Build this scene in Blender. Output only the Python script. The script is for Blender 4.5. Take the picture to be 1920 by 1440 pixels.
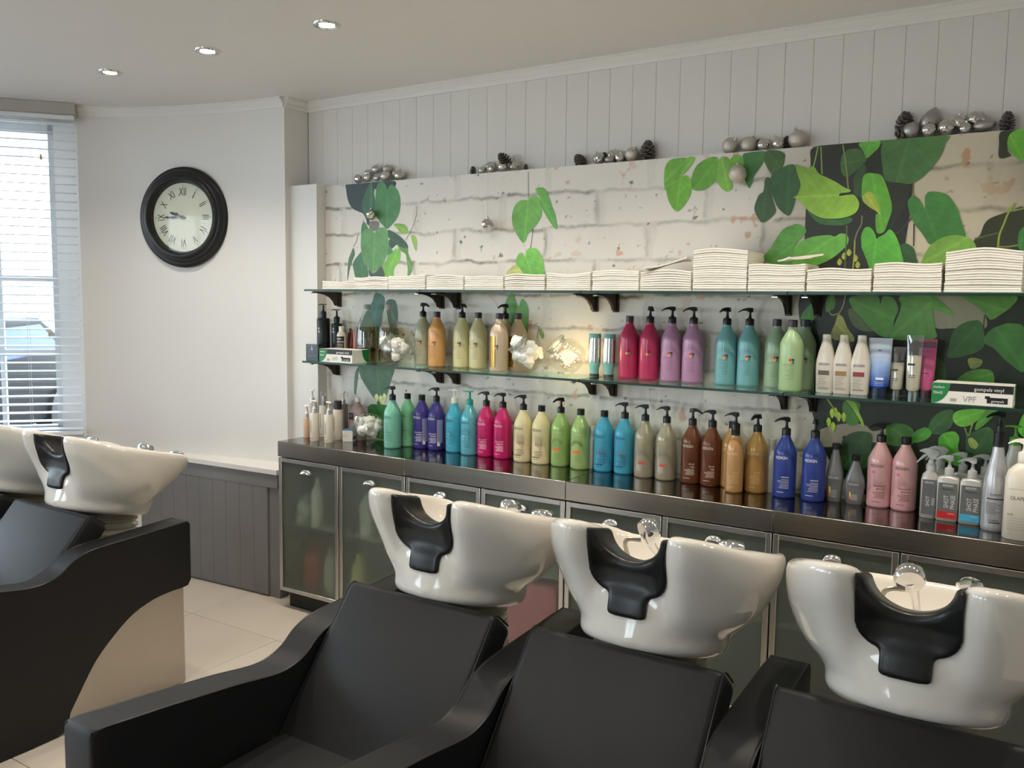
import bpy, bmesh, math, random
import numpy as np
from mathutils import Matrix, Vector
random.seed(7); rng = np.random.default_rng(7)
for o in list(bpy.data.objects): bpy.data.objects.remove(o)
S = bpy.context.scene
COL = S.collection
# ---------------------------------------------------------------- camera
F_PX = 1620.0; CAM = np.array([0., 0., 1.6])
YAW, PITCH, ROLL = [math.radians(a) for a in (32.4, 5.45, 0.78)]
def cam_axes():
    f = np.array([-math.sin(YAW)*math.cos(PITCH), math.cos(YAW)*math.cos(PITCH), -math.sin(PITCH)])
    r = np.array([math.cos(YAW), math.sin(YAW), 0.]); u = np.cross(r, f)
    c, s = math.cos(ROLL), math.sin(ROLL)
    return c*r+s*u, -s*r+c*u, f
AXR, AXU, AXF = cam_axes()
cd = bpy.data.cameras.new('camera'); cam = bpy.data.objects.new('camera', cd); COL.objects.link(cam)
cd.sensor_width = 36; cd.lens = F_PX/1920*36; cd.clip_start = 0.05; cd.clip_end = 200
cam.matrix_world = Matrix(((AXR[0], AXU[0], -AXF[0], CAM[0]), (AXR[1], AXU[1], -AXF[1], CAM[1]),
                           (AXR[2], AXU[2], -AXF[2], CAM[2]), (0, 0, 0, 1)))
S.camera = cam
# ---------------------------------------------------------------- sky and exposure
SKY = 9.0
w = bpy.data.worlds.new('sky'); S.world = w; w.use_nodes = True
bg = w.node_tree.nodes['Background']; bg.inputs[0].default_value = (.80, .90, 1.0, 1); bg.inputs[1].default_value = SKY
S.view_settings.view_transform = 'Standard'; S.view_settings.look = 'None'
S.view_settings.gamma = 1; S.view_settings.use_curve_mapping = False; S.view_settings.exposure = 0.2
DOWN_W = 36.0
# a photo pixel gives a direction; the distance comes from the plane the thing touches
def ray(x, y):
    return (x-960)/F_PX*AXR - (y-720)/F_PX*AXU + AXF
def on(x, y, ax, v):
    d = ray(x, y); return CAM + (v-CAM[ax])/d[ax]*d
# ---------------------------------------------------------------- helpers
def lin(c): 
    c = c/255.; return c/12.92 if c <= .04045 else ((c+.055)/1.055)**2.4
def C(r, g, b, gain=1.): return tuple(min(1., lin(v)*gain) for v in (r, g, b))
MATS = {}
def mat(name, col=(.8, .8, .8), rough=.5, metal=0., trans=0., emit=None, estr=0., noise=None, bump=None, spec=.5, coat=0., ior=1.45, var=None, aniso=0, sheen=0):
    """procedural Principled material; var=(scale, amount) mottles the colour, bump=(scale, strength)"""
    if name in MATS: return MATS[name]
    m = bpy.data.materials.new(name); m.use_nodes = True; MATS[name] = m
    nt = m.node_tree; b = nt.nodes['Principled BSDF']; I = b.inputs
    I['Base Color'].default_value = (*col, 1); I['Roughness'].default_value = rough; I['Metallic'].default_value = metal
    I['Transmission Weight'].default_value = trans; I['IOR'].default_value = ior; I['Specular IOR Level'].default_value = spec
    I['Coat Weight'].default_value = coat; I['Coat Roughness'].default_value = .05
    if aniso: I['Anisotropic'].default_value = aniso
    if sheen: I['Sheen Weight'].default_value = sheen
    if emit: I['Emission Color'].default_value = (*emit, 1); I['Emission Strength'].default_value = estr
    if var or bump:
        tc = nt.nodes.new('ShaderNodeTexCoord')
    if var:
        sc, am = var[:2]; st = var[2] if len(var) > 2 else (1, 1, 1)
        mp = nt.nodes.new('ShaderNodeMapping'); mp.inputs['Scale'].default_value = st
        n = nt.nodes.new('ShaderNodeTexNoise'); n.inputs['Scale'].default_value = sc; n.inputs['Detail'].default_value = 5
        r = nt.nodes.new('ShaderNodeMapRange'); r.inputs['From Min'].default_value = .3; r.inputs['From Max'].default_value = .7
        r.inputs['To Min'].default_value = 1-am; r.inputs['To Max'].default_value = 1+am*.5
        mx = nt.nodes.new('ShaderNodeVectorMath'); mx.operation = 'SCALE'; mx.inputs[0].default_value = col
        nt.links.new(tc.outputs['Object'], mp.inputs[0]); nt.links.new(mp.outputs[0], n.inputs['Vector'])
        nt.links.new(n.outputs['Fac'], r.inputs['Value']); nt.links.new(r.outputs[0], mx.inputs['Scale']); nt.links.new(mx.outputs[0], I['Base Color'])
    if bump:
        sc, st = bump[:2]; str_ = bump[2] if len(bump) > 2 else (1, 1, 1)
        mp = nt.nodes.new('ShaderNodeMapping'); mp.inputs['Scale'].default_value = str_
        n = nt.nodes.new('ShaderNodeTexNoise'); n.inputs['Scale'].default_value = sc; n.inputs['Detail'].default_value = 4
        bp = nt.nodes.new('ShaderNodeBump'); bp.inputs['Strength'].default_value = st; bp.inputs['Distance'].default_value = .002
        nt.links.new(tc.outputs['Object'], mp.inputs[0]); nt.links.new(mp.outputs[0], n.inputs['Vector'])
        nt.links.new(n.outputs['Fac'], bp.inputs['Height']); nt.links.new(bp.outputs[0], I['Normal'])
    return m
def thin_glass(name, tint=(.93, .97, .95), refl=.06, rough=.01, gcol=(1, 1, 1)):
    """window or shelf glass: lets light straight through, mirrors a little"""
    if name in MATS: return MATS[name]
    m = bpy.data.materials.new(name); m.use_nodes = True; MATS[name] = m; nt = m.node_tree; nt.nodes.clear()
    o = nt.nodes.new('ShaderNodeOutputMaterial'); t = nt.nodes.new('ShaderNodeBsdfTransparent'); g = nt.nodes.new('ShaderNodeBsdfGlossy')
    mx = nt.nodes.new('ShaderNodeMixShader'); lw = nt.nodes.new('ShaderNodeLayerWeight'); lw.inputs['Blend'].default_value = .5
    mr = nt.nodes.new('ShaderNodeMapRange'); mr.inputs['To Min'].default_value = refl; mr.inputs['To Max'].default_value = min(1, refl+.6)
    t.inputs[0].default_value = (*tint, 1); g.inputs[0].default_value = (*gcol, 1); g.inputs['Roughness'].default_value = rough
    pw = nt.nodes.new('ShaderNodeMath'); pw.operation = 'POWER'; pw.inputs[1].default_value = 4; nt.links.new(lw.outputs['Facing'], pw.inputs[0]); nt.links.new(pw.outputs[0], mr.inputs['Value']); nt.links.new(mr.outputs[0], mx.inputs[0])
    nt.links.new(t.outputs[0], mx.inputs[1]); nt.links.new(g.outputs[0], mx.inputs[2]); nt.links.new(mx.outputs[0], o.inputs[0])
    return m
class MB:
    """collects geometry; build() makes one mesh"""
    def __init__(s): s.v = []; s.f = []
    def add(s, v, f):
        k = len(s.v); s.v += [tuple(float(c) for c in p) for p in v]; s.f += [tuple(int(i)+k for i in q) for q in f]; return s
    def box(s, x0, x1, y0, y1, z0, z1):
        return s.add([(x, y, z) for x in (x0, x1) for y in (y0, y1) for z in (z0, z1)],
                     [(0, 1, 3, 2), (4, 6, 7, 5), (0, 4, 5, 1), (2, 3, 7, 6), (0, 2, 6, 4), (1, 5, 7, 3)])
    def rbox(s, x0, x1, y0, y1, z0, z1, r=.005, seg=2, M=None):
        bm = bmesh.new(); bmesh.ops.create_cube(bm, size=1)
        for v in bm.verts: v.co = Vector(((x0+x1)/2+v.co.x*(x1-x0), (y0+y1)/2+v.co.y*(y1-y0), (z0+z1)/2+v.co.z*(z1-z0)))
        bmesh.ops.bevel(bm, geom=bm.edges[:], offset=r, segments=seg, profile=.5, affect='EDGES')
        return s.bm(bm, M)
    def bm(s, bm, M=None):
        bm.verts.index_update()
        vs = [(M @ v.co if M else v.co) for v in bm.verts]; fs = [[v.index for v in f.verts] for f in bm.faces]; bm.free()
        return s.add(vs, fs)
    def lathe(s, prof, seg=32, c=(0, 0, 0), M=None, caps=True):
        v = []; f = []; n = len(prof)
        for r, z in prof:
            for i in range(seg):
                a = 2*math.pi*i/seg; v.append((c[0]+r*math.cos(a), c[1]+r*math.sin(a), c[2]+z))
        for j in range(n-1):
            for i in range(seg): f.append((j*seg+i, j*seg+(i+1) % seg, (j+1)*seg+(i+1) % seg, (j+1)*seg+i))
        if caps and prof[0][0] > 1e-5: f.append(tuple(range(seg))[::-1])
        if caps and prof[-1][0] > 1e-5: f.append(tuple((n-1)*seg+i for i in range(seg)))
        if M: v = [M @ Vector(p) for p in v]
        return s.add(v, f)
    def loft(s, secs, seg=32, M=None):
        """secs: (z, hx, hy, p, cx, cy) superellipse sections"""
        v = []; f = []
        for q in secs:
            z, hx, hy, p = q[:4]; cx, cy = (q[4:6] if len(q) > 4 else (0, 0))
            for i in range(seg):
                a = 2*math.pi*i/seg; ca, sa = math.cos(a), math.sin(a)
                v.append((cx+hx*math.copysign(abs(ca)**(2/p), ca), cy+hy*math.copysign(abs(sa)**(2/p), sa), z))
        for j in range(len(secs)-1):
            for i in range(seg): f.append((j*seg+i, j*seg+(i+1) % seg, (j+1)*seg+(i+1) % seg, (j+1)*seg+i))
        f.append(tuple(range(seg))[::-1]); f.append(tuple((len(secs)-1)*seg+i for i in range(seg)))
        if M: v = [M @ Vector(p) for p in v]
        return s.add(v, f)
    def tube(s, pts, r, seg=8, cap=True):
        pts = [Vector(p) for p in pts]; n = len(pts); rs = r if isinstance(r, (list, tuple)) else [r]*n
        v = []; f = []; up = Vector((0, 0, 1)); prev = None
        for j, p in enumerate(pts):
            t = (pts[min(j+1, n-1)]-pts[max(j-1, 0)]).normalized()
            if prev is None: a = t.cross(up if abs(t.z) < .95 else Vector((1, 0, 0))).normalized()
            else: a = (prev - t*prev.dot(t)).normalized()
            prev = a; b = t.cross(a)
            for i in range(seg):
                q = 2*math.pi*i/seg; v.append(p+rs[j]*(math.cos(q)*a+math.sin(q)*b))
        for j in range(n-1):
            for i in range(seg): f.append((j*seg+i, j*seg+(i+1) % seg, (j+1)*seg+(i+1) % seg, (j+1)*seg+i))
        if cap: f.append(tuple(range(seg))[::-1]); f.append(tuple((n-1)*seg+i for i in range(seg)))
        return s.add(v, f)
    def prism(s, poly, a, b, ax='x', r=0, seg=2, M=None):
        """poly of 2D points, pushed along ax from a to b, optional rounded rim"""
        bm = bmesh.new()
        P = {'x': lambda p, t: (t, p[0], p[1]), 'y': lambda p, t: (p[0], t, p[1]), 'z': lambda p, t: (p[0], p[1], t)}[ax]
        va = [bm.verts.new(P(p, a)) for p in poly]; vb = [bm.verts.new(P(p, b)) for p in poly]; n = len(poly)
        fa = bm.faces.new(va); fb = bm.faces.new(vb[::-1])
        for i in range(n): bm.faces.new((va[(i+1) % n], va[i], vb[i], vb[(i+1) % n]))
        if r: bmesh.ops.bevel(bm, geom=list({e for fc in (fa, fb) for e in fc.edges}), offset=r, segments=seg, profile=.5, affect='EDGES')
        bmesh.ops.recalc_face_normals(bm, faces=bm.faces[:])
        bmesh.ops.triangulate(bm, faces=[q for q in bm.faces if len(q.verts) > 4])
        return s.bm(bm, M)
    def sphere(s, c, r, u=20, vv=12, sc=(1, 1, 1)):
        prof = [(max(1e-6, math.sin(math.pi*i/vv)), -math.cos(math.pi*i/vv)) for i in range(vv+1)]
        M = Matrix.Translation(c) @ Matrix.Diagonal((r*sc[0], r*sc[1], r*sc[2], 1))
        return s.lathe(prof, u, (0, 0, 0), M)
    def mesh(s, name, m, smooth=40):
        me = bpy.data.meshes.new(name); me.from_pydata(s.v, [], s.f); me.update()
        for mm in (m if isinstance(m, (list, tuple)) else [m]): me.materials.append(mm)
        if smooth:
            me.polygons.foreach_set('use_smooth', [True]*len(me.polygons)); me.set_sharp_from_angle(angle=math.radians(smooth))
        return me
    def build(s, name, m, parent=None, loc=None, smooth=40, **kw):
        return obj(name, s.mesh(name, m, smooth), parent, loc, **kw)
def obj(name, me, parent=None, loc=None, rotz=0, label=None, cat=None, group=None, kind=None):
    o = bpy.data.objects.new(name, me); COL.objects.link(o)
    if parent: o.parent = parent
    if loc is not None: o.location = [float(c) for c in loc]
    if rotz: o.rotation_euler[2] = rotz
    tag(o, label, cat, group, kind); return o
def tag(o, label=None, cat=None, group=None, kind=None):
    for k, v in (('label', label), ('category', cat), ('group', group), ('kind', kind)):
        if v: o[k] = v
    return o
def thing(name, label, cat, loc=(0, 0, 0), rotz=0, group=None):
    return obj(name, None, None, loc, rotz, label, cat, group)
MC = {}
def cached(key, fn):
    if key not in MC: MC[key] = fn()
    return MC[key]
def catmull(P, n=8, closed=False):
    P = [np.array(p, float) for p in P]; N = len(P); out = []
    for i in range(N if closed else N-1):
        p0, p1, p2, p3 = (P[(i+k) % N] if closed else P[min(max(i+k, 0), N-1)] for k in (-1, 0, 1, 2))
        for j in range(n):
            t = j/n; out.append(.5*((2*p1)+(-p0+p2)*t+(2*p0-5*p1+4*p2-p3)*t*t+(-p0+3*p1-3*p2+p3)*t**3))
    if not closed: out.append(P[-1])
    return out
def text2d(s, size):
    """flat triangles of a line of text, centred on x, standing on y=0"""
    def mk():
        cu = bpy.data.curves.new('t', 'FONT'); cu.body = s; cu.size = 1; cu.align_x = 'CENTER'; cu.resolution_u = 2
        o = bpy.data.objects.new('t', cu); COL.objects.link(o)
        me = o.to_mesh(); v = [(p.co.x, p.co.y) for p in me.vertices]; f = [tuple(p.vertices) for p in me.polygons]
        o.to_mesh_clear(); bpy.data.objects.remove(o); bpy.data.curves.remove(cu); return v, f
    v, f = cached(('txt', s), mk)
    return [(x*size, y*size) for x, y in v], f
# ---------------------------------------------------------------- shared materials
M_WALL = mat('white_wall_paint', C(226, 223, 219), .6, bump=(60, .06), var=(1.5, .02))
M_BOARD = mat('white_board_paint', C(222, 219, 213), .45, bump=(25, .05), var=(3, .03))
M_CEIL = mat('ceiling_paint', C(224, 222, 221), .7, var=(.8, .02))
M_TRIM = mat('trim_paint', C(226, 224, 219), .4)
M_GREY = mat('grey_wainscot_paint', C(122, 119, 119), .5, bump=(20, .08), var=(2.5, .08))
M_STEEL = mat('brushed_steel', C(178, 172, 163), .27, 1., bump=(40, .12, (.03, 1, 1)), var=(3, .06, (.05, 1, 1)))
M_STEELTOP = mat('worktop_steel', C(120, 117, 112), .13, 1., bump=(60, .04, (.02, 1, 1)), var=(6, .08))
M_ALU = mat('door_frame_aluminium', C(190, 188, 183), .35, 1.)
M_CHROME = mat('chrome', C(225, 225, 225), .06, 1.)
M_BLACK = mat('black_plastic', C(20, 20, 21), .3)
M_VINYL = mat('black_vinyl_upholstery', C(23, 23, 25), .48, bump=(350, .12), spec=.4)
M_RUBBER = mat('black_rubber', C(24, 24, 24), .33, bump=(30, .02))
M_CERAMIC = mat('white_glazed_ceramic', C(226, 220, 210), .09, coat=.5)
# ================================================================ the room
YM, YB = 3.39, 3.46          # mural face, board face
ZC = 2.655                   # ceiling
XR, YF = 2.3, -3.3           # right wall, shop front wall
def struct(o): o['kind'] = 'structure'; return o
# ---- bay: curved clock wall, then window walls going round to the shop front
P0 = np.array([-4.74, 2.87]); BD = np.array([-.65, -.76])/np.hypot(.65, .76); BN = np.array([-BD[1], BD[0]])
P1 = P0+BD*1.25; P2 = np.array([-5.85, .35]); P3 = np.array([-5.75, -1.5]); P4 = np.array([-5.2, YF])
CLOCKWALL = catmull([P0, (-4.60, 3.0), (-4.345, 3.122), (-4.02, 3.224), (-3.74, 3.275), (-3.535, 3.29)], 6)
def wall_strip(pts, z0, z1, th=.2, out=1):
    """vertical wall along a plan line; thickness goes to the left of the walking direction * out"""
    mb = MB(); n = len(pts); P = [np.array(p[:2], float) for p in pts]; v = []
    for i, p in enumerate(P):
        t = P[min(i+1, n-1)]-P[max(i-1, 0)]; t /= np.hypot(*t); nn = np.array([-t[1], t[0]])*out*th
        q = p+nn; v += [(p[0], p[1], z0), (p[0], p[1], z1), (q[0], q[1], z0), (q[0], q[1], z1)]
    f = []
    for i in range(n-1):
        a, b = 4*i, 4*i+4
        f += [(a, b, b+1, a+1), (a+2, a+3, b+3, b+2), (a+1, b+1, b+3, a+3), (a, a+2, b+2, b)]
    f += [(0, 1, 3, 2), (4*n-4, 4*n-2, 4*n-1, 4*n-3)]
    return mb.add(v, f)
struct(wall_strip(CLOCKWALL, 0, ZC, .16).build('wall_bay', M_WALL))
struct(MB().box(-3.70, -3.535, 3.292, 3.60, 0, ZC).build('wall_return', M_WALL))
struct(MB().box(-3.70, XR+.2, 3.475, 3.6, 0, ZC).build('wall_back', M_WALL))
struct(MB().box(XR, XR+.15, YF, 3.475, 0, ZC).build('wall_right', M_WALL))
struct(MB().box(-7, XR+.2, YF-.2, 3.7, ZC, ZC+.1).build('ceiling', M_CEIL))
# ---- floor: grout bed with one mesh per porcelain tile
M_TILE = mat('beige_porcelain_tile', C(204, 194, 180), .22, bump=(8, .03), var=(2.2, .06))
M_GROUT = mat('tile_grout', C(172, 160, 144), .8)
floor = struct(MB().box(-6.6, XR+.1, YF-.1, 3.6, -.1, -.003).build('floor', M_GROUT))
TS = .62
tile_me = MB().rbox(-TS/2+.0015, TS/2-.0015, -TS/2+.0015, TS/2-.0015, -.010, 0, .0012, 1).mesh('tile', M_TILE)
for i in range(-6, 9):
    for j in range(-10, 3):
        cx, cy = -3.022+TS*(i+.5), 2.733+TS*(j-.5)+TS
        if -6.3 < cx < XR-.25 and YF+.2 < cy < 3.3: obj('tile', tile_me, floor, (cx, cy, 0))
# ---- tongue and groove boards above the mural
ZMT = 2.195
PW = .1068
def plank_mesh(w, h, t, m, name='plank'):
    mb = MB(); g = .0010
    prof = [(-w/2+.0001, t), (-w/2+.0001, g*1.6), (-w/2+g, 0), (w/2-g*2.2, 0), (w/2-g*1.9, g*.6), (w/2-g*1.6, 0.0), (w/2-.0001, g*1.6), (w/2-.0001, t)]
    return mb.prism([(p[0], p[1]) for p in prof], 0, h, 'z').mesh(name, m, 20)
boards = struct(MB().box(-3.532, XR, YB+.008, 3.4745, ZMT+.001, 2.62).build('wall_boards', M_BOARD))
pm = plank_mesh(PW, .42, .012, M_BOARD)
for k in range(55):
    x = -3.476+PW*k
    if x < XR-.06: obj('plank', pm, boards, (x, YB, ZMT+.002))
# ---- mural panel: printed brick wall, flat print in vertex colours
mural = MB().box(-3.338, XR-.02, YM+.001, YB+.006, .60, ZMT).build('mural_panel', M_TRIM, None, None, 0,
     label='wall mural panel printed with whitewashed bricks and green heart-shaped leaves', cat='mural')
def vnoise(x, z, s, seed):
    r = np.random.default_rng(seed); G = r.random((257, 257)); xs, zs = x*s % 256, z*s % 256
    i, j = xs.astype(int), zs.astype(int); fx, fz = xs-i, zs-j; fx = fx*fx*(3-2*fx); fz = fz*fz*(3-2*fz)
    return G[i, j]*(1-fx)*(1-fz)+G[i+1, j]*fx*(1-fz)+G[i, j+1]*(1-fx)*fz+G[i+1, j+1]*fx*fz
def fbm(x, z, s, seed): return sum(vnoise(x+10, z+10, s*2**k, seed+k)*.5**k for k in range(4))/1.875
def brick_print():
    x0, x1, z0, z1 = -3.338, .62, .80, ZMT; nx, nz = 800, 300
    X, Z = np.meshgrid(np.linspace(x0, x1, nx), np.linspace(z0, z1, nz), indexing='ij')
    wx = (fbm(X, Z, 9, 1)-.5)*.05; wz = (fbm(X, Z, 12, 5)-.5)*.035
    x, z = X+wx, Z+wz
    H = .1492; row = np.floor((2.092-z)/H)          # row -1 is the top one
    zb = 2.092-H*(row+1)+H                           # z of the joint above this row
    t = (zb-z)/H                                     # 0 just under the joint, 1 at the joint below
    off = np.where(row.astype(int) % 2 == 0, -1.699, -1.955); L = .497
    u = ((x-off) % L)
    inb = (u < .452)
    base = np.stack([np.full_like(X, c) for c in C(226, 221, 212)], -1)
    g = fbm(X, Z, 3.5, 9)[..., None]; base = base*(.90+.16*g)
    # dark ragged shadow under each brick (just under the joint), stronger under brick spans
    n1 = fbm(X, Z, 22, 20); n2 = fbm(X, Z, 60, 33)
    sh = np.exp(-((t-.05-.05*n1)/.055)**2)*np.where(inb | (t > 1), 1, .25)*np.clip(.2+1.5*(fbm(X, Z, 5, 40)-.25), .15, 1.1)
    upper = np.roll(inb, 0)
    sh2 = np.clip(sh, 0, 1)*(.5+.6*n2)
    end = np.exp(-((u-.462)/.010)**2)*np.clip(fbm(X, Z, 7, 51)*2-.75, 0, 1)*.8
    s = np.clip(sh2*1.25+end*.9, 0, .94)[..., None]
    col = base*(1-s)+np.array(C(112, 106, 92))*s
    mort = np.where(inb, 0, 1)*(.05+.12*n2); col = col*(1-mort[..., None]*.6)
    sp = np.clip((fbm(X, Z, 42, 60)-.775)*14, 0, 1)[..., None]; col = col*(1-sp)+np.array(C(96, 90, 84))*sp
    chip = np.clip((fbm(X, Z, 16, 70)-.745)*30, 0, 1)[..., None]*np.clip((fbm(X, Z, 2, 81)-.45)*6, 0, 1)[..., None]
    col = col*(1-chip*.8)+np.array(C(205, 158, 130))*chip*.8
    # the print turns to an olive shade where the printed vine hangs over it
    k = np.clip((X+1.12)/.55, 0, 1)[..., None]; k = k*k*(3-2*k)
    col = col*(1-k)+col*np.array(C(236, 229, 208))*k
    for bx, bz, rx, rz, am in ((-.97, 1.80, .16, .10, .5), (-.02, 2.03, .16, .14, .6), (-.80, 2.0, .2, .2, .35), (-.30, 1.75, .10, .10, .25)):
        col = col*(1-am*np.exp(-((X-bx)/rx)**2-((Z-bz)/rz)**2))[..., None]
    me = bpy.data.meshes.new('brick_print')
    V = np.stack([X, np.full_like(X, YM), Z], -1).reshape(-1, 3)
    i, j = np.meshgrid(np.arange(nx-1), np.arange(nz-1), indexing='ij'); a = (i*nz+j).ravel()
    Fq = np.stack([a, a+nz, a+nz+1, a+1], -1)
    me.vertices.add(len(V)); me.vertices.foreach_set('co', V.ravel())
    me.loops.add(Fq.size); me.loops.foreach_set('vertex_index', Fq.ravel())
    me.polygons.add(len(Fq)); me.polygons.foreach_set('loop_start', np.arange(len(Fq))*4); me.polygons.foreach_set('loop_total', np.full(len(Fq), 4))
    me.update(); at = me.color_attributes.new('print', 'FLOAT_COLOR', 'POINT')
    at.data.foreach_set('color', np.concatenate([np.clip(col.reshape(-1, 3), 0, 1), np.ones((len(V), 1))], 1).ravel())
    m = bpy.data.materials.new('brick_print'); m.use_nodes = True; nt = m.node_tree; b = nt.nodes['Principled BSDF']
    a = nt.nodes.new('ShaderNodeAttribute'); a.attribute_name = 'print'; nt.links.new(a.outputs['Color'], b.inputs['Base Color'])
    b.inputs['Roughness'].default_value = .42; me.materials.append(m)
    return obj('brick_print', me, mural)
brick_print()
# ---- white boxed-in pipe casing at the left end of the mural
MB().box(-3.564, -3.339, 3.326, 3.471, .877, ZMT+.004).box(-3.564, -3.349, 3.326, 3.471, .0, .877).build('pipe_casing', M_TRIM, label='white boxed pipe casing between the mural and the clock wall', cat='pipe casing', smooth=0)
# ---- crown moulding
CR = [(0, 0), (.0, -.05), (.008, -.05), (.012, -.042), (.012, -.03), (.03, -.012), (.034, -.012), (.034, 0)]
def sweep_trim(name, path, prof, m, inward, z):
    n = len(path); P = [np.array(p[:2], float) for p in path]; v = []; f = []; k = len(prof)
    for i, p in enumerate(P):
        t = P[min(i+1, n-1)]-P[max(i-1, 0)]; t /= np.hypot(*t); nn = np.array([-t[1], t[0]])*inward
        v += [(p[0]+nn[0]*a, p[1]+nn[1]*a, z+b) for a, b in prof]
    for i in range(n-1):
        for j in range(k): f.append((i*k+j, i*k+(j+1) % k, (i+1)*k+(j+1) % k, (i+1)*k+j))
    f += [tuple(range(k)), tuple((n-1)*k+j for j in range(k))[::-1]]
    return MB().add(v, f).build(name, m)
struct(sweep_trim('trim_1', CLOCKWALL, CR, M_TRIM, -1, ZC))
struct(sweep_trim('trim_2', [(-3.535, YB), (XR, YB)], [(a+.002, b+.012) for a, b in CR][:1]+[(a, b+.010) for a, b in CR[1:]], M_TRIM, -1, ZC-.01))
struct(sweep_trim('trim_3', [(-3.535, 3.29), (-3.535, YB)], CR, M_TRIM, -1, ZC))
# ---- grey wainscot below the clock with planks and a white ledge
WP = [(-4.86, 3.0), (-4.55, 3.055), (-4.2, 3.093), (-3.85, 3.116), (-3.44, 3.137)]
WPS = catmull(WP, 10)
wains = struct(wall_strip(WPS, 0, .675, .05).build('wall_wainscot', M_GREY))
def along(path, s):
    P = [np.array(p) for p in path]; a = 0
    for i in range(len(P)-1):
        L = np.hypot(*(P[i+1]-P[i]))
        if a+L >= s: 
            t = (P[i+1]-P[i])/L; return P[i]+t*(s-a), t
        a += L
    t = P[-1]-P[-2]; return P[-1], t/np.hypot(*t)
wlen = sum(np.hypot(*(WPS[i+1]-WPS[i])) for i in range(len(WPS)-1))
wpm = plank_mesh(.104, .60, .010, M_GREY)
for k in range(int(wlen/.104)):
    p, t = along(WPS, .052+.104*k)
    o = obj('plank', wpm, wains, (p[0]+t[1]*.010, p[1]-t[0]*.010, .012), math.atan2(t[1], t[0]))
struct(sweep_trim('trim_4', WPS, [(-.005, .60), (-.005, .675), (.012, .675), (.012, .60)], M_GREY, -1, 0))
led = [tuple(p) for p in WPS]; back = [(-3.44, 3.295), (-3.74, 3.285), (-4.02, 3.235), (-4.5, 3.075), (-4.60, 3.015), (-4.74, 2.885)]
lp = [(p[0]+.004, p[1]-.022) for p in led if p[0] > -4.5]+back[:4]
struct(MB().prism(lp, .675, .700, 'z').build('trim_5', M_TRIM, smooth=20))
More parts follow.
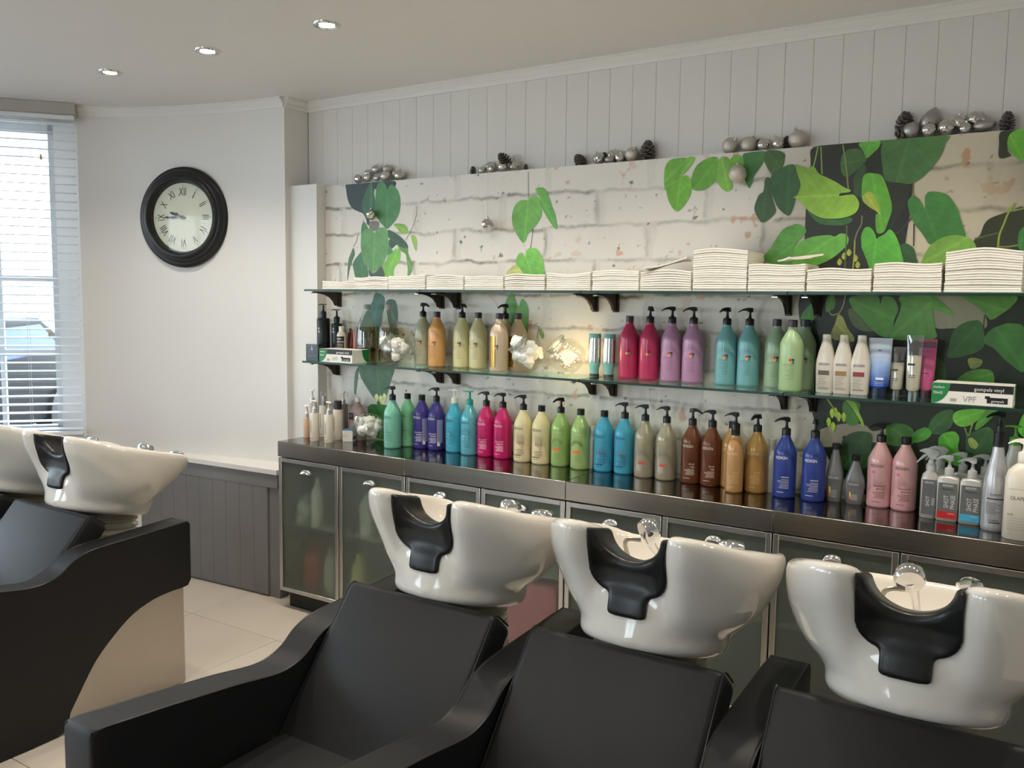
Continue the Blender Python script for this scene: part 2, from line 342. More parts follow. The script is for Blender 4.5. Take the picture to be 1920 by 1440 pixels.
# ================================================================ windows
M_FRAME = mat('white_window_frame', C(222, 226, 230), .35)
M_PANE = thin_glass('window_pane_glass', (.96, .98, .98), .03)
M_SLAT = mat('white_blind_slat', C(228, 232, 236), .4)
M_PELMET = mat('grey_pelmet_paint', C(176, 172, 165), .5)
def frame_obj(A, B):
    """local frame on the line A->B: x along, y outwards (away from the room), z up"""
    A, B = np.array(A), np.array(B); d = (B-A)/np.hypot(*(B-A)); n = np.array([d[1], -d[0]])   # walking with the room on the left side
    return Matrix(((d[0], n[0], 0, A[0]), (d[1], n[1], 0, A[1]), (0, 0, 1, 0), (0, 0, 0, 1))), np.hypot(*(B-A))
WN = [0]
def window_wall(side, A, B, s0, s1, z0, z1, cols, bars, splay=.0, blinds=False, deep=.10):
    M, L = frame_obj(A, B)
    mb = MB(); T = .26
    for a, b, c, d in ((-.02, s0, 0, ZC), (s1, L+.02, 0, ZC), (s0, s1, 0, z0), (s0, s1, z1, ZC)):
        if b-a > .001: mb.box(a, b, 0, T, c, d)
    if splay:   # slanted timber lining of the opening
        for sx, e in ((s0, 1), (s1, -1)):
            mb.add([(sx, .0, z0), (sx+e*splay, deep, z0), (sx, deep, z0), (sx, .0, z1), (sx+e*splay, deep, z1), (sx, deep, z1)],
                   [(0, 1, 4, 3), (1, 2, 5, 4), (0, 2, 1), (3, 4, 5), (0, 3, 5, 2)])
    o = struct(mb.build('wall_'+side, M_WALL, smooth=0)); o.matrix_world = M
    WN[0] += 1; q0, q1 = s0+splay, s1-splay
    fr = MB(); y0, y1 = deep, deep+.05
    fr.box(q0, q0+.028, y0, y1, z0, z1).box(q1-.028, q1, y0, y1, z0, z1).box(q0, q1, y0, y1, z1-.05, z1).box(q0, q1, y0, y1, z0, z0+.045)
    for zb, hb in bars: fr.box(q0, q1, y0+.005, y1-.005, zb, zb+hb)
    for xb in cols: fr.box(xb, xb+.025, y0+.01, y1-.01, z0, z1)
    w = struct(fr.build('window_%d' % WN[0], M_FRAME, smooth=0)); w.matrix_world = M
    zs = [z0+.045]+[v for zb, hb in bars for v in (zb, zb+hb)]+[z1-.05]; xs = [q0+.028]+[v for xb in cols for v in (xb, xb+.025)]+[q1-.028]
    for i in range(0, len(zs), 2):
        for j in range(0, len(xs), 2): MB().box(xs[j], xs[j+1], y0+.024, y0+.027, zs[i], zs[i+1]).build('pane', M_PANE, w, smooth=0)
    sill = MB().rbox(s0, s1, -.03, deep, z0-.03, z0, .004, 1).build('window_sill', M_FRAME, w)
    li = bpy.data.lights.new('sky_portal', 'AREA'); li.shape = 'RECTANGLE'; li.size = s1-s0; li.size_y = z1-z0; li.cycles.is_portal = True
    lo = bpy.data.objects.new('sky_portal', li); COL.objects.link(lo)
    # portal faces into the room (-y local)
    lo.matrix_world = M @ Matrix.Translation(((s0+s1)/2, deep+.08, (z0+z1)/2)) @ Matrix.Rotation(-math.pi/2, 4, 'X')
    if blinds:
        pel = MB().rbox(s0-.01, s1+.02, -.095, -.002, 2.592, ZC, .003, 1).build('blind_pelmet', M_PELMET, label='grey boxed pelmet above the '+blinds+' window blind', cat='pelmet'); pel.matrix_world = M
        bl = thing('venetian_blind', 'white wooden venetian blind hanging in the '+blinds+' window', 'blind'); bl.matrix_world = M
        MB().rbox(s0, s1+.005, -.075, -.025, 2.565, 2.592, .003, 1).build('head_rail', M_SLAT, bl)
        sl = MB(); n = 6   # slightly cupped slat
        for i in range(n+1):
            a = -.5+i/n; z = .003*math.cos(a*math.pi)+a*.048*math.tan(math.radians(6))
            for x in (s0+.006, s1): sl.v += [(x, a*.048, z), (x, a*.048, z-.0028)]
        for i in range(n): k = 4*i; sl.f += [(k, k+2, k+6, k+4), (k+1, k+5, k+7, k+3), (k, k+4, k+5, k+1), (k+2, k+3, k+7, k+6)]
        sl.f += [(0, 1, 3, 2), (4*n, 4*n+2, 4*n+3, 4*n+1)]
        sm = sl.mesh('slat', M_SLAT); z = 2.545
        while z > .84:
            s = obj('slat', sm, bl, (0, -.050, z)); z -= .0472
        MB().rbox(s0+.004, s1, -.074, -.026, .806, .828, .004, 1).build('bottom_rail', M_SLAT, bl)
        for x in (s0+.27, s0+.98):
            for yy in (-.076, -.024): MB().tube([(x, yy, .82), (x, yy, 2.57)], .0011, 5).build('ladder_cord', M_SLAT, bl)
        for x, zt in ((.17, 2.37), (.16, 1.40)):
            MB().tube([(x, -.079, 2.57), (x, -.079, zt)], .0009, 5).build('pull_cord', M_SLAT, bl)
            MB().lathe([(.002, .03), (.006, .026), (.007, .004), (.004, 0)], 10, (x, -.079, zt-.03)).build('cord_tassel', mat('wood_tassel', C(200, 180, 150), .5), bl)
    return M
window_wall('left', P0, P1, .0, 1.18, .80, 2.56, [.43, .80], [(1.678, .032), (1.25, .036)], .14, 'corner')
window_wall('left_middle', P1, P2, .18, 1.45, .80, 2.56, [.80], [(1.678, .032)], .10, 'unseen long')  # unseen bay window, added to let in daylight
window_wall('left_far', P2, P3, .25, 1.55, .80, 2.56, [.9], [(1.678, .032)], .10)  # another out-of-view window put in for daylight
window_wall('left_end', P3, P4, .12, 1.75, .80, 2.60, [.9], [], .0, 'shop end')
window_wall('front', P4, (XR+.15, YF), 2.2, 3.2, .80, 2.45, [2.7], [])
# ---- ceiling downlights
M_LAMP = mat('lamp_glow', (1, 1, 1), .3, emit=(1., .93, .82), estr=26)
def downlight(x, y, i):
    ordn = ['first', 'second', 'third', 'fourth', 'fifth', 'sixth', 'seventh', 'eighth', 'ninth']
    t = thing('downlight', ('lit chrome recessed ceiling downlight before the mural, %s from the clock' % ordn[i]) if i < 8 else ('lit chrome recessed downlight added over the middle of the room, %s from the window side' % ordn[i-8] if i < 13 else 'lit chrome recessed downlight added towards the shop front, %s from the window side' % ordn[i-13]), 'light', (x, y, ZC), 0, 'ceiling downlights')
    MB().lathe([(.034, .002), (.035, -.003), (.043, -.008), (.051, -.007), (.055, 0), (.055, .004)], 28, caps=False).build('trim_ring', M_CHROME, t)
    MB().lathe([(.0345, .0), (.0345, .004), (.0, .0041)], 24).build('recess_cup', M_CHROME, t)
    MB().lathe([(.0, -.010), (.014, -.009), (.025, -.006), (.030, -.001), (.030, .002), (.0, .0021)], 20).build('lamp', M_LAMP, t)
    li = bpy.data.lights.new('downlight_beam', 'SPOT'); li.energy = DOWN_W; li.color = (1., .90, .77); li.spot_size = math.radians(125); li.spot_blend = .9; li.shadow_soft_size = .03
    lo = bpy.data.objects.new('downlight_beam', li); COL.objects.link(lo); lo.parent = t; lo.location = (0, 0, -.016)
for i in range(8): downlight(-3.874+.703*i, 2.52, i)
for r_, yy in enumerate((.75, -1.1)):  # unseen lamp rows added for room light, kept off the darker right side
    for i in range(3): downlight(-3.5+1.1*i, yy, 8+5*r_+i)
# ---- outside: pavement and a parked dark car
MB().box(-30, -5.2, -25, 25, -.22, -.15).build('ground', mat('pavement', C(120, 120, 120), .8, var=(3, .1)), kind='structure')
def car():
    M_CAR = mat('dark_car_paint', C(13, 15, 19), .55, spec=.15); M_CG = mat('car_glass', C(70, 86, 120), .4, spec=.2)
    c = thing('parked_car', 'dark parked car outside the corner window', 'car', (-9.9, 4.2, -.15), math.radians(128))
    prof = [(-2.1, .30), (-2.15, .62), (-2.05, .86), (-1.2, .98), (-.95, 1.02), (-.25, 1.46), (.9, 1.50), (1.7, 1.12), (2.05, 1.0), (2.12, .55), (2.05, .30)]
    MB().prism(prof, -.85, .85, 'y', .07, 3).build('car_body', M_CAR, c)
    MB().prism([(-.86, 1.04), (-.25, 1.40), (.85, 1.43), (1.45, 1.10)], -.858, .858, 'y', .02, 2).build('side_window', M_CG, c)
    for x in (-1.3, 1.3):
        for y in (-.80, .80): MB().lathe([(.0, -.1), (.2, -.1), (.33, -.09), (.34, 0), (.33, .09), (.2, .1), (0, .1)], 24, (0, 0, 0), Matrix.Translation((x, y, .34)) @ Matrix.Rotation(math.pi/2, 4, 'X')).build('wheel', M_BLACK, c)
    for y in (-.6, .6): MB().sphere((-2.08, y, .72), .13, 12, 8, (.5, 1.2, .6)).build('headlamp', M_CHROME, c)
car()
# ================================================================ wall clock
def clock():
    cx, cy = -4.203, 3.168; t = np.array([.948, .317]); n = np.array([.317, -.948])
    c = thing('wall_clock', 'round black wall clock with cream dial and Roman numerals', 'clock')
    c.matrix_world = Matrix(((t[0], -n[0], 0, cx+n[0]*.006), (t[1], -n[1], 0, cy+n[1]*.006), (0, 0, 1, 2.045), (0, 0, 0, 1)))
    RX = Matrix.Rotation(math.pi/2, 4, 'X')      # lathe axis to -y (out of the wall)
    M_CK = mat('clock_black_frame', C(23, 24, 25), .32)
    MB().lathe([(.19, -.002), (.275, -.002), (.28, .006), (.278, .014), (.268, .020), (.262, .022), (.258, .030), (.246, .040), (.238, .041), (.234, .047), (.222, .053), (.212, .053), (.204, .046), (.198, .034), (.193, .018), (.19, .014)], 72, (0, 0, 0), RX, False).build('bezel', M_CK, c)
    d = MB().lathe([(.0, .010), (.1935, .010), (.1935, .012), (0, .0121)], 64, (0, 0, 0), RX).build('dial', mat('clock_dial', C(222, 221, 207), .5), c)
    M_INK = mat('clock_ink', C(52, 52, 50), .5)
    for k, s in enumerate(['XII', 'I', 'II', 'III', 'IV', 'V', 'VI', 'VII', 'VIII', 'IX', 'X', 'XI']):
        v, f = text2d(s, .056); a = -math.radians(30*k); r = .121; ca, sa = math.cos(a), math.sin(a); flip = 1
        vv = []
        for x, y in v:
            x *= .72; y = y*1.1+r; X, Z = x*ca-y*sa, x*sa+y*ca; vv.append((X, -.0135, Z))
        MB().add(vv, f).build('numeral', M_INK, d, smooth=0)
        y0, y1 = .168, .178; MB().add([(q*ca-y*sa, -.0135, q*sa+y*ca) for q, y in ((-.0012, y0), (.0012, y0), (.0012, y1), (-.0012, y1))], [(0, 1, 2, 3)]).build('minute_mark', M_INK, d, smooth=0)
    for nm, ang, L, w in (('minute_hand', 270, .125, .004), ('hour_hand', 289, .088, .006)):
        a = -math.radians(ang); ca, sa = math.cos(a), math.sin(a); P = [(-w*.5, -.02), (w*.5, -.02), (w*.6, L*.35), (w*2, L*.5), (w*.7, L*.65), (w*1.5, L*.76), (0, L), (-w*1.5, L*.76), (-w*.7, L*.65), (-w*2, L*.5), (-w*.6, L*.35)]
        MB().prism([(x*ca-y*sa, x*sa+y*ca) for x, y in P], -.020, -.018, 'y').build(nm, M_INK, c, smooth=0)
    MB().lathe([(0, .014), (.009, .014), (.009, .023), (0, .0235)], 16, (0, 0, 0), RX).build('hub', M_INK, c)
    MB().lathe([(.1955, .030), (.1955, .032), (0, .0325)], 48, (0, 0, 0), RX).build('glass', thin_glass('clock_glass', (.98, .99, .98), .012), c)
clock()
# ================================================================ base cabinets and worktop
XS = [-3.346, -2.509, -1.668, -.826, .014, .852]      # unit seams
YFRONT, ZT, ZFB = 3.044, .875, .797
M_CARC = mat('cabinet_carcass', C(150, 152, 146), .6)
M_PLINTH = mat('black_plinth', C(16, 16, 16), .5)
M_FROST = mat('frosted_green_glass', C(222, 228, 220), .42, trans=1., ior=1.2, spec=.4)
_nt = M_FROST.node_tree; _d = _nt.nodes.new('ShaderNodeBsdfDiffuse'); _d.inputs[0].default_value = (*C(168, 174, 164), 1); _mx = _nt.nodes.new('ShaderNodeMixShader'); _mx.inputs[0].default_value = .12
_nt.links.new(_nt.nodes['Principled BSDF'].outputs[0], _mx.inputs[1]); _nt.links.new(_d.outputs[0], _mx.inputs[2]); _nt.links.new(_mx.outputs[0], _nt.nodes['Material Output'].inputs[0])
for i in range(5):
    x0, x1 = XS[i], XS[i+1]; where = ['next to the pipe casing', 'under the purple and light blue bottles', 'under the brown and gold bottles', 'under the pink bottles', 'under the large white bottle'][i]
    c = thing('base_cabinet', 'low base cabinet with frosted glass doors '+where, 'cabinet', (x0, 0, 0), 0, 'base cabinets under the steel worktop')
    W = x1-x0; b = MB(); yb = 3.385
    b.box(.002, .018, YFRONT+.024, yb, .09, ZFB-.004).box(W-.018, W-.002, YFRONT+.024, yb, .09, ZFB-.004).box(.018, W-.018, yb-.012, yb, .09, ZFB-.004).box(.018, W-.018, YFRONT+.024, yb-.012, .09, .106).box(.018, W-.018, YFRONT+.024, yb-.012, ZFB-.02, ZFB-.004)
    b.build('carcass', M_CARC, c, smooth=0)
    MB().box(.018, W-.018, YFRONT+.04, yb-.012, .44, .455).build('inner_shelf', M_CARC, c, smooth=0)
    MB().box(.025 if i == 0 else .0, W, YFRONT+.05, YFRONT+.066, 0, .09).build('plinth', M_PLINTH, c, smooth=0)
    for k in range(2):
        a, e = k*W/2+.003, (k+1)*W/2-.003; z0, z1, y0, y1, fw = .095, ZFB-.006, YFRONT+.002, YFRONT+.022, .021
        fr = MB()
        for q in ((a, a+fw, z0, z1), (e-fw, e, z0, z1), (a+fw, e-fw, z1-fw, z1), (a+fw, e-fw, z0, z0+fw)): fr.rbox(q[0], q[1], y0, y1, q[2], q[3], .0018, 1)
        d = fr.build('door', M_ALU, c)
        MB().box(a+fw-.003, e-fw+.003, y0+.008, y0+.012, z0+fw-.003, z1-fw+.003).build('pane', M_FROST, d, smooth=0)
        h = MB(); n = 12; cx = (a+e)/2; hz = z1-.062       # half-moon cup pull
        prof = [(0, .0), (.7, .35), (1, .75), (1.02, 1.)]
        for j in range(7):
            t = j/6; yy = y0-.022*math.sin(t*math.pi/2); hh = .024*math.cos(t*math.pi/2); 
            for i2 in range(n+1):
                aa = math.pi*i2/n; h.v.append((cx-.036*math.cos(aa)*(1-.25*t), yy, hz+hh*math.sin(aa)**.8))
        for j in range(6):
            for i2 in range(n): k0 = j*(n+1)+i2; h.f.append((k0, k0+1, k0+n+2, k0+n+1))
        h.box(cx-.036, cx+.036, y0-.0005, y0+.0005, hz-.002, hz); h.build('handle', M_CHROME, d)
    wt = MB(); wt.rbox(x0+.001, x1-.001, YFRONT, 3.389, ZFB, ZT-.0015, .0015, 1)
    MBt = wt.build('worktop', M_STEEL, None, label='brushed steel worktop section with deep front edge, '+where.replace('next to', 'beside').replace('under', 'beneath'), cat='worktop', group='steel worktop sections')
    MB().box(x0+.0025, x1-.0025, YFRONT+.003, 3.388, ZT-.002, ZT).build('top_sheet', M_STEELTOP, MBt, smooth=0)
# things kept behind the frosted doors
def stock(n, x, y, z, r, h, col, lab):
    MB().lathe([(0, 0), (r*.95, 0), (r, .006), (r, h*.72), (r*.8, h*.8), (r*.35, h*.86), (r*.35, h), (0, h)], 20, (x, y, z)).build(n, mat('stock_%s' % '_'.join(str(c) for c in col), C(*col), .4), None, label=lab, cat='bottle', group='stock behind the frosted cabinet doors')
stock('stock_bottle', -3.12, 3.10, .4555, .032, .24, (232, 232, 222), 'white bottle behind the frosted door beside the pipe casing, upper shelf')
stock('stock_bottle', -3.23, 3.13, .4555, .045, .14, (190, 205, 195), 'pale green tub-shaped bottle behind the frosted door, upper shelf')
stock('stock_bottle', -3.07, 3.14, .107, .035, .22, (220, 220, 205), 'white bottle behind the frosted door beside the pipe casing, lower shelf')
stock('stock_bottle', -3.19, 3.14, .107, .05, .24, (190, 92, 80), 'dull red bottle behind the frosted door, lower shelf')
stock('stock_bottle', -2.85, 3.11, .107, .04, .25, (190, 185, 120), 'yellowish bottle behind the second frosted door, lower shelf')
stock('stock_bottle', -2.80, 3.12, .4555, .04, .22, (205, 212, 205), 'pale bottle behind the second frosted door, upper shelf')
stock('stock_bottle', -2.68, 3.12, .4555, .038, .2, (190, 205, 195), 'pale sea-green bottle behind the second frosted door, upper shelf')
MB().rbox(-2.75, -2.58, 3.08, 3.28, .107, .20, .004, 1).build('stock_box', mat('stock_box_card', C(205, 190, 150), .6), label='cream card box behind the second frosted door', cat='box')
MB().rbox(-1.98, -1.72, 3.08, 3.30, .107, .40, .004, 1).build('stock_box', mat('stock_box_pink', C(225, 120, 140), .5), label='pink box behind the frosted door, lower shelf', cat='box')
# ================================================================ glass shelves on curved brackets
YSF = 3.15
M_SHELF = thin_glass('shelf_glass', (.87, .95, .91), .10, .01, (.9, 1, .95))
M_EDGE = mat('shelf_glass_edge', C(14, 52, 42), .3)
M_BRACK = mat('bronze_bracket', C(66, 58, 52), .38, .7)
for z, nm, xl in ((1.648, 'upper', -3.257), (1.284, 'lower', -3.276)):
    xs = [xl, -2.509, -1.672, -.838, .0, .84]
    for i in range(5):
        a, b = xs[i]+.002, xs[i+1]-.002
        lab = '%s glass wall shelf pane with green edge, %s' % (nm, ['next to the pipe casing', 'second from the pipe casing', 'third from the pipe casing', 'fourth from the pipe casing', 'fifth from the pipe casing'][i])
        s = thing('glass_shelf', lab, 'shelf', (0, 0, 0), 0, nm+' glass shelf panes')
        MB().box(a+.0015, b-.0015, YSF+.0015, 3.388, z-.009, z).build('pane', M_SHELF, s, smooth=0)
        MB().box(a, b, YSF, YSF+.0014, z-.0095, z).box(a, a+.0014, YSF+.0015, 3.388, z-.009, z).box(b-.0014, b, YSF+.0015, 3.388, z-.009, z).build('polished_edge', M_EDGE, s, smooth=0)
    for k, x in enumerate((-3.235 if z > 1.5 else -3.25, -2.557, -2.458, -1.722, -1.622, -.892, -.785, -.055, .055, .785)):
        br = MB(); zt = z-.0098; pr_ = []
        top = [(YSF+.04, zt), (3.372, zt)]
        low = [(3.372-.0, zt-.072), (3.352, zt-.072), (3.338, zt-.050), (3.312, zt-.030), (3.275, zt-.017), (3.23, zt-.0095), (YSF+.04, zt-.007)]
        br.prism([(3.372, zt), (3.372, zt-.072)]+low[1:]+[(YSF+.04, zt)], x-.006, x+.006, 'x')
        t = thing('shelf_bracket', 'curved dark bronze bracket under the %s glass shelf, %s' % (nm, ['at its end by the pipe casing', 'left one of the first pair', 'right one of the first pair', 'left one of the second pair', 'right one of the second pair', 'left one of the third pair', 'right one of the third pair', 'left one of the fourth pair', 'right one of the fourth pair', 'beyond the fourth pair'][k]), 'bracket', (0, 0, 0), 0, nm+' shelf brackets')
        br.build('arm', M_BRACK, t, smooth=25)
        MB().rbox(x-.012, x+.012, 3.373, 3.389, zt-.078, zt, .002, 1).build('wall_plate', M_BRACK, t)
        MB().rbox(x-.011, x+.011, YSF+.032, YSF+.048, zt-.011, zt-.0075, .001, 1).build('clip', M_CHROME, t)
# ================================================================ backwash chairs
ARMTOP = [(1.05, .645), (1.15, .634), (1.25, .624), (1.35, .612), (1.45, .600), (1.53, .587), (1.59, .580), (1.64, .584), (1.69, .602), (1.73, .632), (1.78, .654), (1.84, .664), (2.0, .672), (2.225, .684)]
ARMBOT = [(2.24, .674), (2.24, .435), (2.228, .418), (2.20, .414), (2.14, .412), (2.06, .402), (1.97, .37), (1.89, .313), (1.81, .236), (1.744, .137), (1.69, .05), (1.66, .004), (1.30, .004), (1.16, .06), (1.07, .2), (1.04, .4), (1.04, .630)]
def arm_mesh():
    top = [tuple(p) for p in catmull(ARMTOP, 3)]; bot = [tuple(p) for p in catmull(ARMBOT[2:-2], 3)]
    return MB().prism(top+[ARMBOT[0], ARMBOT[1]]+bot+ARMBOT[-2:], -.0525, .0525, 'x', .010, 3).mesh('arm', M_VINYL, 35)
ARM = arm_mesh()
def piping_mesh():
    mb = MB(); top = [tuple(p) for p in catmull(ARMTOP, 3)]
    for sx in (0,): mb.tube([(sx, 1.0435, .40)]+[(sx, 1.0435, .60), (sx, 1.046, .640)]+[(sx, p[0], p[1]-.0012) for p in top[2:]]+[(sx, 2.2365, .672), (sx, 2.2365, .44)], .0026, 6)
    return mb.mesh('piping', mat('black_piping', C(26, 26, 28), .4))
PIPING = piping_mesh()
ang = math.atan2(.765-.40, 1.855-1.555)
def back_mesh():
    mb = MB(); L = math.hypot(.30, .365); w = .261
    M = Matrix.Translation((0, 1.548, .385)) @ Matrix.Rotation(ang, 4, 'X')
    # local: y up the back, z out of the front face is +normal rotated; slab thickness behind
    mb.rbox(-w, w, 0, L+.028, -.108, .0, .022, 4, M)
    return mb.mesh('backrest', M_VINYL, 50)
def back_piping():
    mb = MB(); L = math.hypot(.30, .365); w = .2545
    M = Matrix.Translation((0, 1.548, .385)) @ Matrix.Rotation(ang, 4, 'X')
    for sx in (0,): mb.tube([M @ Vector((sx, y, z)) for y, z in ((.02, -.0065), (L+.012, -.0065), (L+.026, -.014), (L+.0295, -.03), (L+.0295, -.09))], .0026, 6)
    return mb.mesh('piping', MATS['black_piping'])
BACK = back_mesh(); BPIP = back_piping()
SEAT = MB().rbox(-.258, .258, .98, 1.62, .30, .42, .03, 4).mesh('seat', M_VINYL, 50)
BASE = {k: MB().box(k[0], k[1], 1.56, 2.212, .004, .405).mesh('steel_base', M_STEEL, 0) for k in ((-.3, .2605), (-.2605, .2605), (-.2605, .3), (-.2605, .347))}
DECK = MB().rbox(-.258, .258, 1.64, 2.21, .406, .424, .002, 1).mesh('steel_deck', M_STEEL, 30)
def chair(cx, label, group, arms, bk=(-.2605, .2605)):
    t = thing('backwash_chair', label, 'chair', (cx, 0, 0), 0, group)
    obj('steel_base', BASE[bk], t); obj('steel_deck', DECK, t); obj('seat', SEAT, t); b = obj('backrest', BACK, t); obj('piping', BPIP, b, (-.2545, 0, 0)); obj('piping', BPIP, b, (.2545, 0, 0))
    for a in arms: o = obj('armrest', ARM, t, (a, 0, 0)); obj('piping', PIPING, o, (-.0475, 0, 0)); obj('piping', PIPING, o, (.0475, 0, 0))
    return t
GR = 'backwash chairs facing away from the worktop'
CX = [-1.485, -.857, -.230]
chair(CX[0], 'black vinyl backwash chair with one free end armrest, first of the row of three', GR, (-.314,), (-.3, .2605))
chair(CX[1], 'black vinyl backwash chair in the middle of the row of three', GR, (-.314,))
chair(CX[2], 'black vinyl backwash chair at the far end of the row of three from the clock', GR, (-.314, .314))
LX = [-3.347, -3.975]
chair(LX[0], 'black vinyl backwash chair near the window with steel side panel showing below its curved armrest', GR, (.314,), (-.2605, .347))
chair(LX[1], 'black vinyl backwash chair nearest the window, mostly hidden', GR, (.314, -.314))
# ================================================================ ceramic basins (distance field -> surface)
TH = math.atan(.233); CT, ST = math.cos(TH), math.sin(TH)
def smin(a, b, k): h = np.clip(.5+.5*(b-a)/k, 0, 1); return b*(1-h)+a*h-k*h*(1-h)
def smax(a, b, k): return -smin(-a, -b, k)
def sst(a, b, x): t = np.clip((x-a)/(b-a), 0, 1); return t*t*(3-2*t)
def basin_sdf(x, v, w):
    t = np.clip(-w, 0, None); ax = np.abs(x)
    pw = lambda D, q: (np.clip(1-(np.clip(t/D, 0, .999))**q, 1e-4, 1))**(1/q)
    dip = .078*np.exp(-(x/.118)**4)*(1-.35*sst(.05, .24, t)); vf, vr = -.292+.36*t+dip, .318-.15*t                       # front leans back, rear leans in
    a = .300-.050*sst(.05, -.31, v)
    s_ = pw(.262, 2.5); c_, h_ = (vf+vr)/2, (vr-vf)/2; s_ = np.maximum(s_, .05)
    p_ = 2.9-.8*sst(.03, .16, t)                            # plan turns from squarish to oval with depth
    n = ((ax/(a*s_))**p_+(np.abs(v-c_)/(h_*np.where(v < c_, np.maximum(s_, .97), s_)))**p_)**(1/p_)
    d = np.maximum((n-1)*.25*np.maximum(s_, .3), -w-.262)
    ff = -.172+0*t; cf, hf = (ff+.225)/2, (.225-ff)/2
    nf = ((ax/.188)**2.3+(np.abs(v-cf)/hf)**2.3)**(1/2.3)
    foot = smax((nf-1)*.19, np.maximum(-w-.282, w+.155), .03)
    d = smin(d, foot, .026)                                 # oval foot under the bowl
    hr = -.020*sst(.10, .24, v)*(1-sst(.19, .27, ax))+.014*sst(-.08, -.24, v)
    d = smax(d, (w-hr), .028)
    ain = .264-.050*sst(.05, -.31, v); vfi, vri = -.125+.2*t, .286-.2*t
    ni = ((ax/ain)**2.7+(np.abs(v-(vfi+vri)/2)/((vri-vfi)/2))**2.7)**(1/2.7)
    di = np.maximum((ni-pw(.20, 2.2))*.24, -w-.20)
    d = smax(d, -di, .022)
    nt = np.maximum(np.hypot(x, np.minimum(w, 0)*1.3)-.094, v+.02)
    return smax(d, -nt, .030)                               # neck notch between the two horns
def rrect(x, w, hx, w0, w1, r):
    q = np.stack([np.abs(x)-hx+r, np.maximum(w0-w, w-w1)+r]); return np.linalg.norm(np.clip(q, 0, None), axis=0)+np.minimum(q.max(0), 0)-r
def pad_sdf(x, v, w, d):
    reg = smin(rrect(x, w, .104, -.150, .2, .055), rrect(x, w, .053, -.205, .0, .014), .012)
    reg = np.maximum(np.maximum(reg, v+.105), w-.002)
    return smax(np.maximum(d-.011, -d-.004), reg, .012)
def surface_nets(F, o, h):
    nx, ny, nz = F.shape; sg = F < 0
    cnt = sum(sg[i:nx-1+i, j:ny-1+j, k:nz-1+k].astype(int) for i in (0, 1) for j in (0, 1) for k in (0, 1))
    act = (cnt > 0) & (cnt < 8); idx = -np.ones(act.shape, int); idx[act] = np.arange(act.sum())
    I = np.argwhere(act); acc = np.zeros((len(I), 3)); num = np.zeros(len(I))
    for ax in range(3):
        for b in (0, 1):
            for c in (0, 1):
                o0 = [0, 0, 0]; oth = [q for q in range(3) if q != ax]; o0[oth[0]] = b; o0[oth[1]] = c
                p = I+np.array(o0); e = np.zeros(3, int); e[ax] = 1; q = p+e
                f0 = F[p[:, 0], p[:, 1], p[:, 2]]; f1 = F[q[:, 0], q[:, 1], q[:, 2]]; cr = (f0 < 0) != (f1 < 0)
                t = np.where(cr, f0/np.where(cr, f0-f1, 1), 0); pos = p+t[:, None]*e
                acc[cr] += pos[cr]; num[cr] += 1
    V = np.array(o)+h*acc/num[:, None]; faces = []
    for ax in range(3):
        b, c = [q for q in range(3) if q != ax]; e = np.zeros(3, int); e[ax] = 1
        sl0 = [slice(None)]*3; sl1 = [slice(None)]*3; sl0[ax] = slice(0, -1); sl1[ax] = slice(1, None)
        s0, s1 = sg[tuple(sl0)], sg[tuple(sl1)]; E_ = np.argwhere(s0 != s1)
        E_ = E_[(E_[:, b] > 0) & (E_[:, c] > 0) & (E_[:, b] < F.shape[b]-1) & (E_[:, c] < F.shape[c]-1)]
        eb = np.zeros(3, int); eb[b] = 1; ec = np.zeros(3, int); ec[c] = 1
        g = lambda P: idx[P[:, 0], P[:, 1], P[:, 2]]
        q = np.stack([g(E_-eb-ec), g(E_-ec), g(E_), g(E_-eb)], 1)
        fl = s0[E_[:, 0], E_[:, 1], E_[:, 2]]
        if ax == 1: fl = ~fl
        q[~fl] = q[~fl][:, ::-1]; faces.append(q)
    return V, np.concatenate(faces)
def basin_meshes():
    h = .0075; xs = np.arange(-.345, .3451, h); vs = np.arange(-.36, .3601, h); ws = np.arange(-.33, .0601, h)
    X, V, W = np.meshgrid(xs, vs, ws, indexing='ij'); d = basin_sdf(X, V, W)
    out = []
    for F, m, nm in ((d, M_CERAMIC, 'bowl'), (None, M_RUBBER, 'neck_pad')):
        if F is None:
            h2 = .004; xs = np.arange(-.17, .1701, h2); vs = np.arange(-.33, -.08, h2); ws = np.arange(-.24, .03, h2)
            X, V, W = np.meshgrid(xs, vs, ws, indexing='ij'); F = pad_sdf(X, V, W, basin_sdf(X, V, W)); o, hh = (xs[0], vs[0], ws[0]), h2
        else: o, hh = (xs[0], vs[0], ws[0]), h
        P, Q = surface_nets(F, o, hh)
        for it in range(3):   # light fairing
            A = np.zeros_like(P); n = np.zeros(len(P))
            for a, b in ((0, 1), (1, 2), (2, 3), (3, 0)):
                np.add.at(A, Q[:, a], P[Q[:, b]]); np.add.at(A, Q[:, b], P[Q[:, a]]); np.add.at(n, Q[:, a], 1); np.add.at(n, Q[:, b], 1)
            P = P*.5+.5*A/n[:, None]
        y = P[:, 1]*CT+P[:, 2]*ST; z = -P[:, 1]*ST+P[:, 2]*CT     # tilt back to upright axes
        me = MB().add(np.stack([P[:, 0], y, z], 1), Q).mesh(nm, m, 0)
        me.polygons.foreach_set('use_smooth', [True]*len(me.polygons)); out.append(me)
    return out
BOWL, PAD = basin_meshes()
def tilt(v, w): return (v*CT+w*ST, -v*ST+w*CT)
